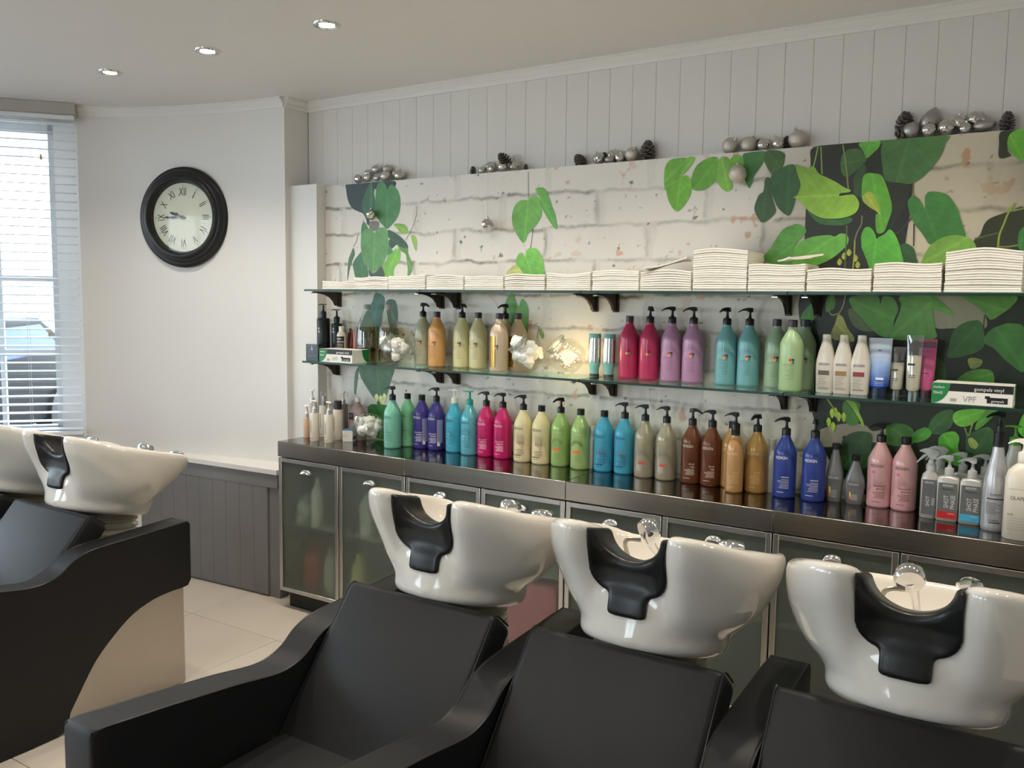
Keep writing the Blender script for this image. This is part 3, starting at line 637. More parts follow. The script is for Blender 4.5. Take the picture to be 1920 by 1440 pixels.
def collar_mesh():
    mb = MB(); prof = [(.10, -.03)]
    for k in range(6): z = k*.026; prof += [(.132-.003*k, z), (.140-.003*k, z+.006), (.140-.003*k, z+.012), (.128-.003*k, z+.018), (.126-.003*k, z+.022)]
    prof += [(.10, .16)]
    return mb.lathe(prof, 48, (0, 0, 0), Matrix.Rotation(math.radians(-7), 4, 'X')).mesh('ribbed_collar', mat('collar_plastic', C(190, 184, 168), .25, .3), 50)
COLLAR = collar_mesh()
POST = MB().lathe([(.10, 0), (.10, .14), (.11, .145), (.11, .15)], 32).mesh('post', M_STEEL, 40)
def tap_mesh(up):
    mb = MB(); y, z = tilt(.288, -.014)
    if not up: mb.loft([(-.01, .040, .022, 2), (.004, .040, .022, 2), (.010, .034, .018, 2), (.014, .018, .010, 2)], 28, Matrix.Translation((.10, y, z)))
    else:
        y, z = tilt(.215, -.07)
        mb.lathe([(0, 0), (.022, 0), (.022, .045), (.026, .050), (.026, .066), (.020, .074), (0, .076)], 24, (.085, y, z)).tube([(.085, y, z+.066), (.075, y-.03, z+.072), (.06, y-.055, z+.074)], [.009, .008, .006], 10)
    return mb.mesh('mixer_tap', M_CHROME, 40)
TAP = {u: tap_mesh(u) for u in (0, 1)}
def sprayer(cx, hx, hv, hw, lx, lz, label):
    """hand shower: head, handle, hose into the deck behind the bowl; (hx,hv,hw) is the head centre in bowl axes"""
    y, z = tilt(hv, hw); t = thing('hand_shower', label, 'shower', (cx, 2.10, .9935), 0, 'hand showers in the basins')
    M = Matrix.Translation((hx, y, z)) @ Matrix.Rotation(lx, 4, 'Z') @ Matrix.Rotation(lz, 4, 'X')
    MB().lathe([(.0, .0), (.028, .0), (.031, .003), (.034, .008), (.035, .026), (.030, .036), (.012, .040), (0, .040)], 28, (0, 0, -.018), M).build('head', M_CHROME, t)
    MB().lathe([(.0, -.0195), (.027, -.0195), (.027, -.0175), (0, -.0175)], 24, (0, 0, 0), M).build('rose_plate', mat('rose_plate', C(170, 168, 160), .35, .4), t)
    p = M @ Vector((0, 0, .014)); yb, zb = tilt(.17, -.10)
    MB().tube([p, p+Vector((.004, .02, -.02)), p+Vector((.008, .045, -.05)), (hx+.01, yb, zb-.02)], [.012, .012, .010, .009], 12).build('handle', M_CHROME, t)
    y2, z2 = tilt(.2, -.06)
    MB().tube(catmull([p+Vector((-.01, .0, -.02)), p+Vector((-.05, -.01, -.03)), (hx-.075, y2-.13, z2-.03), (hx-.07, y2-.08, z2-.09), (hx-.03, y2-.02, z2-.08)], 6), .006, 8).build('hose', mat('braided_hose', C(165, 160, 150), .3, .8, bump=(300, .5)), t)
def basin(cx, label):
    b = thing('wash_basin', label, 'basin', (cx, 2.10, .9935), 0, 'tilting ceramic hair wash basins')
    obj('bowl', BOWL, b); obj('neck_pad', PAD, b); obj('ribbed_collar', COLLAR, b, (0, -.02, .565-.9935)); obj('post', POST, b, (0, -.02, .425-.9935)); obj('mixer_tap', TAP[int(cx == CX[2])], b)
basin(CX[0], 'white ceramic wash basin above the first chair of the row of three')
basin(CX[1], 'white ceramic wash basin above the middle chair of the row of three')
basin(CX[2], 'white ceramic wash basin with black neck pad above the chair furthest from the clock')
basin(LX[0], 'white ceramic wash basin over the steel-sided chair, before the grey wainscot')
basin(LX[1], 'white ceramic wash basin nearest the window, partly hidden behind its neighbour')
sprayer(CX[0], .03, .20, -.005, .3, -.5, 'chrome hand shower low in the first basin of the row of three')
sprayer(CX[1], -.025, -.03, .005, -.7, 1.9, 'chrome hand shower standing up in the middle basin')
sprayer(CX[2], -.03, .02, -.005, .25, 2.0, 'chrome hand shower with curved hose in the basin furthest from the clock')
sprayer(LX[0], .06, .16, -.012, .3, -.5, 'chrome hand shower in the basin by the grey wainscot')
# ================================================================ bottles
R1 = .0425
BODY = [(0, 0), (.038, 0), (.0412, .003), (.0425, .009), (.0425, .163), (.0420, .171), (.0400, .180), (.0355, .191), (.0290, .204), (.0222, .217), (.0178, .226), (.0165, .231), (.0165, .236), (0, .236)]
def plastic(col, gloss=.28, pearl=0.):
    k = 'plastic_%d_%d_%d_%d' % (*col, int(pearl*10)); return mat(k, C(*col, .88), gloss, pearl*.55, coat=.25)
def wrap(prim, m, r, name='print'):
    """prim: list of ('t',text,x,z,size[,align]) ('r',x0,x1,z0,z1) ('d',x,z,rad) drawn round a cylinder facing -y"""
    mb = MB()
    def P(x, z, rr): a = x/rr; return (rr*math.sin(a), -rr*math.cos(a), z)
    for q in prim:
        if q[0] == 't':
            v, f = text2d(q[1], q[4]); wd = max(x for x, y in v)
            dx = {'c': 0, 'r': -wd, 'l': wd}[q[5] if len(q) > 5 else 'c']; sq = q[6] if len(q) > 6 else 1.
            mb.add([P(q[2]+(x+dx)*sq, q[3]+y, r) for x, y in v], f)
        elif q[0] == 'r':
            n = max(1, int((q[2]-q[1])/.006)); v = []
            for i in range(n+1): x = q[1]+(q[2]-q[1])*i/n; v += [P(x, q[3], r), P(x, q[4], r)]
            mb.add(v, [(2*i, 2*i+2, 2*i+3, 2*i+1) for i in range(n)])
        elif q[0] == 'd':
            v = [P(q[1]+q[3]*math.cos(a*math.pi/6), q[2]+q[3]*math.sin(a*math.pi/6), r) for a in range(12)]; mb.add(v, [tuple(range(12))])
        elif q[0] == 'p':
            mb.add([P(x, z, r) for x, z in q[1]], [tuple(range(len(q[1])))])
    return mb.mesh(name, m, 0)
INK = lambda col: mat('ink_%d_%d_%d' % col, C(*col), .4)
def lines(x0, x1, z0, z1, n, al='r', seed=0):
    rr = random.Random(seed); out = []
    for i in range(n):
        z = z1-(z1-z0)*i/n; L = (x1-x0)*(.55+.45*rr.random()); out.append(('r', x1-L if al == 'r' else x0, x1 if al == 'r' else x0+L, z-.0011, z))
    return out
def pump_parts(t, z, m, ang, r=.0165, style=0, parts=True):
    """collar, stem and beak of a lotion pump; beak points along ang (0 = towards -x)"""
    def mk():
        a = MB().lathe([(0, 0), (r, 0), (r, .024), (r*.92, .027), (r*.5, .030), (0, .030)], 24).mesh('pump_collar', m)
        b = MB().lathe([(0, .028), (.0075, .028), (.0065, .034), (.0048, .040), (.0048, .060), (0, .060)], 14).mesh('pump_stem', m)
        h = MB()
        if style == 0:     # saddle head with drooping beak
            pts = [(.011, .068), (.006, .070), (-.004, .0705), (-.014, .0695), (-.026, .066), (-.037, .060), (-.045, .0535)]
            hh = [.013, .018, .017, .011, .0075, .0055, .004]; ww = [.010, .0125, .0125, .010, .008, .0065, .005]
        else:              # flat disc style head
            pts = [(.016, .066), (.008, .067), (0, .067), (-.010, .067), (-.020, .067), (-.028, .066), (-.033, .063)]
            hh = [.003, .0045, .006, .005, .004, .0035, .003]; ww = [.010, .014, .014, .010, .007, .005, .004]
        for (x, zz), hgt, wd in zip(pts, hh, ww): h.v += [(x, -wd, zz-hgt), (x, -wd*.7, zz), (x, wd*.7, zz), (x, wd, zz-hgt)]
        for i in range(6): k = 4*i; h.f += [(k+j, k+(j+1) % 4, k+4+(j+1) % 4, k+4+j) for j in range(4)]
        h.f += [(3, 2, 1, 0), (24, 25, 26, 27)]
        return a, b, h.mesh('pump_head', m, 50)
    a, b, h = cached(('pump', m.name, r, style), mk)
    p = obj('pump', a, t, (0, 0, z)); obj('pump_stem', b, p); obj('pump_head', h, p, (0, 0, 0), ang)
def flip_cap(t, z, m, r=.0165, h=.029):
    o = obj('cap', cached(('cap', m.name, r, h), lambda: MB().lathe([(0, 0), (r, 0), (r, h-.002), (r-.002, h), (0, h)], 24).mesh('cap', m)), t, (0, 0, z))
LOGO = [((198, 52, 50), -1, 1), ((60, 40, 90), 1, 1), ((225, 165, 60), -1, -1), ((70, 130, 90), 1, -1)]
def liter(name, px, py, yc, z, col, top, label, group, prints=(), ang=0., pearl=.0, capm=None, rot=0., sc=1., logo=False, gloss=.28, style=0, dx=0):
    x = on(px, py, 1, yc)[0]+dx
    t = thing(name, label, 'bottle', (x, yc, z+.0003), rot, group); bm = plastic(col, gloss, pearl)
    obj('body', cached(('body', bm.name, sc), lambda: MB().lathe([(r*sc, zz) for r, zz in BODY], 40).mesh('body', bm)), t)
    for pcol, prim in prints:
        key = ('pr', pcol, repr(prim), sc); obj('lettering', cached(key, lambda: wrap(prim, INK(pcol), R1*sc+.0003, 'lettering')), t, kind='stuff')
    if logo:
        for c3, sx, sz in LOGO:
            p = [(.012+sx*.0008, .112+sz*.0008), (.012+sx*.0095, .112+sz*.0008), (.012+sx*.0095, .112+sz*.006), (.012+sx*.007, .112+sz*.0095), (.012+sx*.0008, .112+sz*.0095)]
            if sx*sz < 0: p = p[::-1]
            obj('emblem', cached(('logo', c3, sc), lambda: wrap([('p', p)], INK(c3), R1*sc+.0005, 'emblem')), t, kind='stuff')
    cm = capm or M_BLACK
    if top == 'pump': pump_parts(t, .234, cm, ang, style=style)
    elif top == 'cap': flip_cap(t, .234, cm)
    return t
W_, K_ = (236, 234, 228), (38, 36, 36)
def rk(name, ink, extra=(), nx=.027, seed=1, word='REDKEN'):
    """house name, product words and small print"""
    p = [('t', word, -.004, .148, .0155, 'c', .82)]+[('t', s, nx, .078-.0105*i, .0105, 'r', .8) for i, s in enumerate(name)]
    z = .078-.0105*len(name); p += lines(-.018, nx, .034, z+.004, 7, 'r', seed)+[('r', -.018, .010, .022, .0235)]
    return [(ink, p)]+list(extra)
ZW = .875; GC = 'bottles lined up on the steel worktop'
dots = lambda cx, cz, n, m, s, r0: [('d', cx+(i-n/2)*s, cz+(j-m/2)*s, r0*(.35+.65*(1-j/m))) for i in range(n) for j in range(m)]
arcs = lambda cx, cz, R_, w, n=14: [('r', cx+R_*math.cos(math.pi*i/n)-.0016, cx+R_*math.cos(math.pi*i/n)+.0016, cz+R_*math.sin(math.pi*i/n)-w/2, cz+R_*math.sin(math.pi*i/n)+w/2) for i in range(1, n)]
half = [('p', [(.020*math.cos(a*math.pi/14-math.pi/2)-.012, .085+.044*math.sin(a*math.pi/14-math.pi/2)) for a in range(15)]+[(-.033, .129), (-.033, .041)])]
bars = [('r', -.022+.0052*i, -.0195+.0052*i, .075, .088+.028*((i*37 % 11)/11)) for i in range(9)]
PL = .55   # beak turned to the viewer side a little
liter('shampoo_bottle', 736, 843, 3.245, ZW, (128, 200, 174), 'pump', 'mint green pump bottle with a grey half-moon print, next to a cotton jar', GC, [((112, 150, 158), half)]+rk(['clean maniac'], (70, 110, 105)), .15)
liter('conditioner_bottle', 764, 838, 3.335, ZW, (136, 205, 160), 'cap', 'mint green capped bottle with a dark half-moon print, behind its pump twin', GC, [((84, 120, 105), half)]+rk(['clean maniac'], (60, 100, 85)))
PUR = (70, 58, 140)
pl = [((150, 145, 180), [('r', .030, .062, .036, .150)]), ((225, 222, 200), [('r', .032, .046, .022, .044)])]
liter('conditioner_bottle', 791, 842, 3.332, ZW, PUR, 'cap', 'purple capped bottle with white lettering and a grey side label', GC, pl+rk(['color extend', 'blondage'], W_, [((48, 38, 110), dots(.002, .105, 7, 6, .0055, .0018))]))
liter('shampoo_bottle', 818, 846, 3.335, ZW, (66, 56, 138), 'pump', 'purple pump bottle with white lettering and a grey side label', GC, pl+rk(['color extend', 'blondage'], W_, [((48, 38, 110), dots(.002, .105, 7, 6, .0055, .0018))]), .1)
ring = [((70, 150, 180), arcs(.002, .092, .026, .007)+arcs(.002, .085, .017, .006)), ((150, 215, 230), [('d', -.012, .085, .011)])]
liter('shampoo_bottle', 852, 850, 3.340, ZW, (78, 184, 214), 'pump', 'light blue bottle with a white pump and wave print', GC, ring+rk(['beach envy'], (40, 70, 90)), .4, 0, mat('white_plastic', C(232, 226, 214), .35), style=1)
liter('conditioner_bottle', 880, 856, 3.325, ZW, (110, 192, 208), 'pump', 'pearly aqua bottle with a teal pump and wave print', GC, ring+rk(['beach envy'], (40, 70, 90)), .4, .35, mat('teal_plastic', C(30, 150, 140), .35), style=1)
MG = (214, 30, 112)
dk = [((150, 20, 90), dots(.004, .098, 5, 6, .0055, .0019))]
liter('shampoo_bottle', 911, 858, 3.340, ZW, MG, 'pump', 'hot pink pump bottle with white lettering, beside the aqua bottle', GC, rk(['color extend', 'magnetics'], W_, dk), .1)
liter('conditioner_bottle', 942, 861, 3.335, ZW, MG, 'pump', 'hot pink pump bottle with white lettering, beside the cream bottle', GC, rk(['color extend', 'magnetics'], W_, dk), .2)
CRM = (240, 222, 176)
dots2 = [((70, 64, 50), dots(.012, .108, 7, 8, .0052, .0021))]; bar = [((30, 28, 26), [('r', -.026, .016, .030, .0335)])]
liter('shampoo_bottle', 980, 868, 3.325, ZW, CRM, 'pump', 'cream pump bottle with a black dot print', GC, dots2+bar+rk(['blonde', 'idol.'], K_), .2)
liter('conditioner_bottle', 1014, 871, 3.325, ZW, CRM, 'cap', 'cream capped bottle with a black dot print', GC, dots2+bar+rk(['blonde', 'idol.'], K_))
GRN = (164, 196, 118)
org = [((224, 120, 62), [('r', -.016, .018, .070, .083)]), ((92, 120, 70), arcs(.002, .098, .027, .004)+arcs(.002, .098, .021, .003))]
gp = [((196, 214, 150), [('t', 'REDKEN', 0, .148, .0155, 'c', .82)]), ((120, 130, 80), lines(-.02, .024, .030, .062, 6, 'r', 3))]
liter('shampoo_bottle', 1050, 876, 3.335, ZW, GRN, 'pump', 'pearly green pump bottle with an orange label bar', GC, org+gp, 1.2, .3)
liter('conditioner_bottle', 1087, 880, 3.325, ZW, (172, 200, 126), 'cap', 'pearly green capped bottle with an orange label bar', GC, org+gp, 0, .3)
BLU = (72, 168, 202)
bb = [((110, 140, 160), bars)]
liter('conditioner_bottle', 1131, 886, 3.340, ZW, BLU, 'cap', 'sky blue capped bottle with a grey skyline print', GC, bb+bar+rk(['high rise', 'volume'], (36, 50, 66)))
liter('shampoo_bottle', 1169, 890, 3.345, ZW, BLU, 'pump', 'sky blue pump bottle with a grey skyline print', GC, bb+bar+rk(['high rise', 'volume'], (36, 50, 66)), .1)
GG = (176, 166, 144)
gg = [((202, 176, 108), [('t', 'REDKEN', -.004, .148, .0155, 'c', .82)]), ((206, 84, 70), [('r', -.008, .018, .058, .068)]), ((222, 218, 204), lines(-.018, .018, .028, .054, 6, 'l', 4))]
liter('shampoo_bottle', 1207, 897, 3.330, ZW, GG, 'pump', 'greyish gold pump bottle with a red label line, beside the sky blue bottle', GC, gg, .05, .45)
liter('conditioner_bottle', 1247, 901, 3.330, ZW, GG, 'pump', 'greyish gold pump bottle with a red label line, beside the brown bottle', GC, gg, .05, .45)
BR = (112, 62, 38)
liter('shampoo_bottle', 1295, 908, 3.335, ZW, BR, 'pump', 'metallic brown pump bottle whose beak points towards its brown twin', GC, rk(['all soft', 'mega'], (226, 214, 196)), 2.9, .3)
liter('conditioner_bottle', 1332, 913, 3.330, ZW, BR, 'pump', 'metallic brown pump bottle between its brown twin and the gold bottles', GC, rk(['all soft', 'mega'], (226, 214, 196)), .05, .3)
GO = (188, 142, 84)
liter('conditioner_bottle', 1370, 917, 3.346, ZW, GO, 'cap', 'gold bottle half hidden behind a slim gold pump bottle', GC, rk(['all soft'], (222, 190, 140)), 0, .4)
# slim gold bottle
def slim():
    x = on(1375, 926, 1, 3.262)[0]; t = thing('shampoo_bottle', 'slim gold pump bottle standing in front of a wider gold bottle', 'bottle', (x, 3.262, ZW+.0003), 0, GC)
    MB().lathe([(0, 0), (.030, 0), (.0335, .004), (.034, .01), (.034, .165), (.032, .18), (.026, .197), (.0185, .212), (.0165, .219), (.0165, .224), (0, .224)], 36).build('body', plastic((196, 150, 98), .28, .4), t)
    wrap_ = rk(['all soft'], (226, 196, 150)); obj('lettering', wrap([tuple(q) for q in wrap_[0][1]], INK(wrap_[0][0]), .0343, 'lettering'), t, kind='stuff')
    MB().lathe([(0, 0), (.0168, 0), (.0168, .018), (0, .018)], 24).build('cap_ring', M_BLACK, t, (0, 0, .222)); pump_parts(t, .241, M_BLACK, .1)
slim()
liter('shampoo_bottle', 1416, 922, 3.315, ZW, (180, 138, 78), 'pump', 'gold pump bottle facing forward, between the slim gold bottle and a white one', GC, rk(['all soft'], (222, 190, 140)), 1.3, .4)
def plain(name, px, py, yc, z, secs, col, label, group, gloss=.3, cat='bottle', pearl=0, trans=None):
    x = on(px, py, 1, yc)[0]; t = thing(name, label, cat, (x, yc, z+.0003), 0, group)
    MB().loft(secs, 36).build('body', trans or plastic(col, gloss, pearl), t, smooth=45); return t
WHT = (226, 221, 210)
def tubby(hx, hy, h, p=3, neck=.014, nh=.02): return [(0, hx*.93, hy*.93, p), (.004, hx, hy, p), (h*.82, hx, hy, p), (h*.88, hx*.92, hy*.92, p), (h*.94, hx*.6, hy*.65, 2.4), (h, neck, neck, 2), (h+nh, neck, neck, 2)]
t = plain('spare_bottle', 1444, 930, 3.352, ZW, tubby(.028, .026, .17), (214, 211, 200), 'plain white bottle half hidden between gold and blue bottles', GC); flip_cap(t, .188, plastic(WHT), .0145, .02)
t = plain('spare_bottle', 1109, 876, 3.355, ZW, tubby(.015, .02, .15), (206, 203, 196), 'plain white bottle behind the gap between green and sky blue bottles', GC); flip_cap(t, .168, plastic(WHT), .0145, .02)
BL = (52, 72, 150)
vp = [((44, 60, 130), dots(.005, .105, 6, 8, .0075, .0022))]
liter('shampoo_bottle', 1469, 936, 3.297, ZW, BL, 'pump', 'royal blue pump bottle, beak towards the gold bottles', GC, vp+rk(['extreme'], W_), .5, .15)
liter('conditioner_bottle', 1523, 942, 3.297, ZW, BL, 'pump', 'royal blue pump bottle beside the small grey bottles', GC, vp+rk(['extreme'], W_), 1.9, .15)
for px, py, h, w2, lab in ((1563, 941, .19, .031, 'taller slim grey bottle with black cap, beside the royal blue bottle'), (1601, 946, .155, .036, 'shorter squat grey bottle with black cap, beside the pink bottle')):
    t = plain('serum_bottle', px, py, 3.325, ZW, [(0, w2*.72, .016, 3.5), (.004, w2*.78, .018, 3.5), (h*.45, w2, .022, 3.5), (h*.6, w2*.92, .021, 3.2), (h, .012, .012, 2), (h+.008, .012, .012, 2)], (128, 126, 128), lab, GC, .3, pearl=.4)
    flip_cap(t, h+.006, M_BLACK, .0145, .022)
    for pc, pr in (((228, 226, 222), [('t', 'REDKEN', 0, h*.46, .012, 'c', .8)]+lines(-.012, .014, .015, h*.24, 5, 'r', 5)), ((214, 190, 70), [('r', -.014, -.009, h*.18, h*.30)]), ((206, 96, 60), [('r', -.014, -.009, h*.12, h*.18)])):
        mm = MB()
        for q in pr:
            if q[0] == 't': v, f = text2d(q[1], q[4]); mm.add([(xx*.8, -.0238, q[3]+yy) for xx, yy in v], f)
            else: mm.add([(q[1], -.0236, q[3]), (q[2], -.0236, q[3]), (q[2], -.0236, q[4]), (q[1], -.0236, q[4])], [(0, 1, 2, 3)])
        mm.build('lettering', INK(pc), t, smooth=0, kind='stuff')
PK = (232, 176, 178)
pkp = [((222, 110, 150), [('d', -.016, .130, .0055)])]
liter('shampoo_bottle', 1646, 954, 3.340, ZW, PK, 'pump', 'pale pink pump bottle with black lettering', GC, pkp+rk(['diamond oil', 'glow dry'], K_), .25, .25)
liter('conditioner_bottle', 1692, 960, 3.335, ZW, PK, 'cap', 'pale pink capped bottle with black lettering', GC, pkp+rk(['diamond oil', 'glow dry'], K_), 0, .25)
# ---- silver colour-service bottles
SV = (196, 194, 188); M_GT = mat('grey_trigger_plastic', C(176, 176, 172), .4)
def flat_print(t, y, prims, name='lettering'):
    for k, (col, pr) in enumerate(prims):
        mm = MB(); yy = y-.0002*k
        for q in pr:
            if q[0] == 't':
                v, f = text2d(q[1], q[4]); sq = q[5] if len(q) > 5 else .8; mm.add([(q[2]+a*sq, yy, q[3]+b) for a, b in v], f)
            elif q[0] == 'v':   # sideways text reading upwards
                v, f = text2d(q[1], q[4]); mm.add([(q[2]-b, yy, q[3]+a*.8) for a, b in v], f)
            else: mm.add([(q[1], yy, q[3]), (q[2], yy, q[3]), (q[2], yy, q[4]), (q[1], yy, q[4])], [(0, 1, 2, 3)])
        mm.build('label_print', INK(col), t, smooth=0, kind='stuff')
def trigger(t, z):
    p = MB().lathe([(0, 0), (.016, 0), (.016, .018), (.010, .026), (.009, .036), (0, .036)], 20).build('collar', M_GT, t, (0, 0, z))
    MB().prism([(.022, .050), (.026, .064), (.012, .074), (-.020, .074), (-.034, .068), (-.040, .064), (-.034, .060), (-.012, .058), (-.006, .036), (.008, .034), (.012, .046)], -.009, .009, 'y', .003, 2).build('spray_head', M_GT, p)
    MB().prism([(-.014, .058), (-.026, .052), (-.040, .034), (-.048, .022), (-.044, .020), (-.034, .032), (-.020, .046), (-.010, .050)], -.006, .006, 'y', .001, 1).build('trigger', M_GT, p)
GS = 'silver service bottles'
for px, py, yc, lab, lp in ((1740, 975, 3.265, 'slim silver trigger spray bottle with a grey label, in front', True), (1757, 960, 3.345, 'slim silver trigger spray bottle behind its twin', False)):
    t = plain('spray_bottle', px, py, yc, ZW, [(0, .027, .022, 2.6), (.003, .029, .024, 2.6), (.13, .029, .024, 2.6), (.15, .025, .021, 2.4), (.162, .015, .015, 2), (.168, .015, .015, 2)], SV, lab, GS, .3, pearl=.5); trigger(t, .165)
    if lp: flat_print(t, -.0246, [((96, 98, 100), [('r', -.021, .021, .014, .135)]), ((214, 214, 210), [('t', 'REDKEN', 0, .122, .0095), ('v', 'SHOT', .003, .06, .017), ('v', 'PHIX', .0195, .06, .015)])])
for px, py, yc, band, lab in ((1774, 982, 3.250, (190, 40, 44), 'square silver pump bottle with a red label band'), (1817, 988, 3.245, (72, 170, 206), 'square silver pump bottle with a light blue label band'), (1800, 965, 3.352, None, 'square silver pump bottle standing behind the red-banded one'), (1842, 968, 3.352, None, 'square silver pump bottle standing behind the blue-banded one')):
    t = plain('lotion_bottle', px, py, yc, ZW, [(0, .031, .017, 5), (.004, .034, .0195, 5), (.142, .034, .0195, 5), (.150, .031, .017, 4), (.153, .02, .014, 3), (.155, .013, .013, 2)], SV, lab, GS, .3, pearl=.5)
    pump_parts(t, .154, M_GT, .0, .0145, 0)
    if band: flat_print(t, -.0202, [((104, 106, 104), [('r', -.029, .029, .034, .132)]), (band, [('r', -.029, .029, .010, .034)]), ((218, 218, 212), [('t', 'REDKEN', 0, .120, .0105), ('v', 'SHOT', .004, .068, .021), ('v', 'PHASE', .024, .068, .021), ('r', .004, .024, .027, .0285)]), ((60, 62, 62), [('t', 'chemistry', 0, .108, .0115)])])
# ---- big silver expert bottle, green-pump bottle, large white bottle
t = plain('expert_bottle', 1862, 994, 3.205, ZW, [(0, .036, .036, 2), (.004, .0385, .0385, 2), (.015, .039, .039, 2), (.12, .039, .039, 2), (.17, .036, .036, 2), (.21, .028, .028, 2), (.25, .019, .019, 2), (.276, .016, .016, 2)], (190, 190, 192), 'tall silver grey bottle with a black neck pump, text EXPERT', GC, .25, pearl=.5)
MB().lathe([(0, 0), (.0175, 0), (.0165, .045), (0, .045)], 24).build('pump_collar', M_BLACK, t, (0, 0, .276)); pump_parts(t, .32, M_BLACK, .6, .010)
obj('lettering', wrap([('t', 'EXPERT', .004, .118, .010), ('r', -.024, .03, .106, .110)]+lines(-.026, .022, .055, .095, 8, 'l', 8)+[('t', "L'OREAL", .0, .034, .009), ('r', -.014, .02, .028, .031)], INK((56, 56, 58)), .0393), t, kind='stuff')
GP = mat('green_pump_plastic', C(92, 160, 60), .35)
t = plain('spare_bottle', 1893, 985, 3.330, ZW, [(0, .036, .03, 2.6), (.004, .039, .033, 2.6), (.17, .039, .033, 2.6), (.22, .026, .024, 2.2), (.25, .019, .019, 2), (.268, .018, .018, 2)], (226, 222, 208), 'white bottle with a green pump behind the tall silver bottle', GC); pump_parts(t, .267, GP, .2, .0175, 1)
t = plain('salon_bottle', 1909, 1012, 3.128, ZW, [(0, .044, .034, 3), (.004, .047, .037, 3), (.19, .047, .037, 3), (.215, .041, .033, 2.6), (.232, .026, .024, 2.2), (.24, .016, .016, 2), (.25, .016, .016, 2)], (236, 228, 210), 'large cream white bottle lettered OLAPLEX at the worktop end', GC)
pump_parts(t, .248, mat('white_plastic'), 0, .0165, 0)
flat_print(t, -.0374, [((110, 106, 98), [('t', 'OLAPLEX', .0, .128, .0165, .85), ('r', -.036, .02, .162, .1626), ('t', 'No2', -.026, .078, .010, .9)]+[('r', -.034, .016, .07-.009*i, .0705-.009*i) for i in range(5)])])
# ---- left end of the worktop: lotions, wash bottle, carton
GL = 'white lotion bottles at the worktop end'
M_SLV = mat('silver_plastic', C(190, 190, 194), .25, .8); M_CLR = thin_glass('clear_plastic', (.9, .9, .92), .12, .1)
def lotion(px, py, yc, r, h, col, lab, top, inkline=True):
    x = on(px, py, 1, yc)[0]; t = thing('lotion_bottle', lab, 'bottle', (x, yc, ZW+.0003), 0, GL)
    MB().lathe([(0, 0), (r*.94, 0), (r, .004), (r, h-.004), (r*.96, h), (0, h)], 30).build('body', plastic(col, .35), t)
    if top == 'silver': MB().lathe([(0, 0), (r*.55, 0), (r*.5, .022), (0, .022)], 18).build('pump_collar', M_SLV, t, (0, 0, h)); pump_parts(t, h+.0, mat('white_plastic'), 2.6, .0095, 1)
    if top == 'black': MB().lathe([(0, 0), (.012, 0), (.012, .022), (0, .022)], 18).build('pump_collar', M_SLV, t, (0, 0, h)); MB().lathe([(0, 0), (.009, 0), (.011, .02), (.006, .03), (0, .03)], 16).build('pump_button', mat('white_plastic'), t, (0, 0, h+.022)); MB().lathe([(.019, 0), (.019, .075), (0, .0755)], 20, caps=False).build('clear_cover', M_CLR, t, (0, 0, h))
    if top == 'cap': flip_cap(t, h, mat('plum_cap', C(62, 50, 58), .3), r*.8, .045)
    if inkline: obj('lettering', wrap([('r', -.004, .0, h*.3, h*.75), ('r', -.012, .012, h*.08, h*.095)], INK((120, 118, 112)), r+.0003), t, kind='stuff')
lotion(590, 828, 3.168, .0240, .142, (238, 228, 210), 'white lotion bottle with silver pump collar, in front of the peach bottle', 'silver')
lotion(617, 830, 3.172, .0240, .142, (236, 226, 208), 'white lotion bottle with silver pump collar, beside the small carton', 'silver')
lotion(608, 820, 3.295, .026, .165, (232, 222, 204), 'white lotion bottle with clear cover, standing behind the front pair', 'black')
lotion(634, 822, 3.265, .026, .158, (230, 222, 206), 'white lotion bottle with dark plum cap', 'cap')
lotion(576, 824, 3.215, .019, .105, (232, 192, 160), 'peach coloured bottle at the very end of the worktop', 'silver', False)
lotion(644, 815, 3.345, .024, .175, (170, 150, 150), 'mauve grey bottle with a pale pump, behind the plum-capped bottle', 'silver', False)
lotion(586, 818, 3.288, .025, .178, (214, 208, 204), 'frosted bottle with a tall white pump at the back of the end group', 'silver', False)
M_MAUVE = mat('mauve_liquid_plastic', C(192, 160, 158), .2, trans=.25, ior=1.3)
t = plain('wash_bottle', 671, 822, 3.318, ZW, [(0, .040, .025, 4), (.004, .044, .028, 4), (.145, .044, .028, 4), (.16, .040, .026, 3.4), (.188, .015, .014, 2), (.20, .013, .013, 2)], (0, 0, 0), 'mauve square-shouldered bottle with a small black label', GL, trans=M_MAUVE); flip_cap(t, .199, mat('white_plastic'), .0135, .022)
flat_print(t, -.0284, [((34, 24, 28), [('r', -.036, -.004, .108, .142)]), ((200, 190, 190), [('r', -.032, -.010, .130, .1315), ('r', -.030, -.014, .121, .1225)])])
t = thing('small_carton', 'small white and blue carton box in front of the cotton jar', 'box', (*on(650, 828, 2, ZW)[:2], ZW+.0003), .35); t.location.y += .02
MB().rbox(-.028, .028, -.024, .024, 0, .058, .001, 1).build('carton', mat('carton_white', C(226, 220, 212), .5), t)
MB().box(-.0285, .0285, -.0245, .0245, .058, .0605).build('lid', mat('carton_blue', C(58, 128, 178), .45), t, smooth=0)
MB().box(.0281, .0285, -.022, .024, .010, .028).box(-.026, .0, -.0246, -.0242, .034, .035).box(-.026, .0, -.0246, -.0242, .026, .027).build('printed_band', mat('carton_teal', C(70, 130, 150), .45), t, smooth=0)
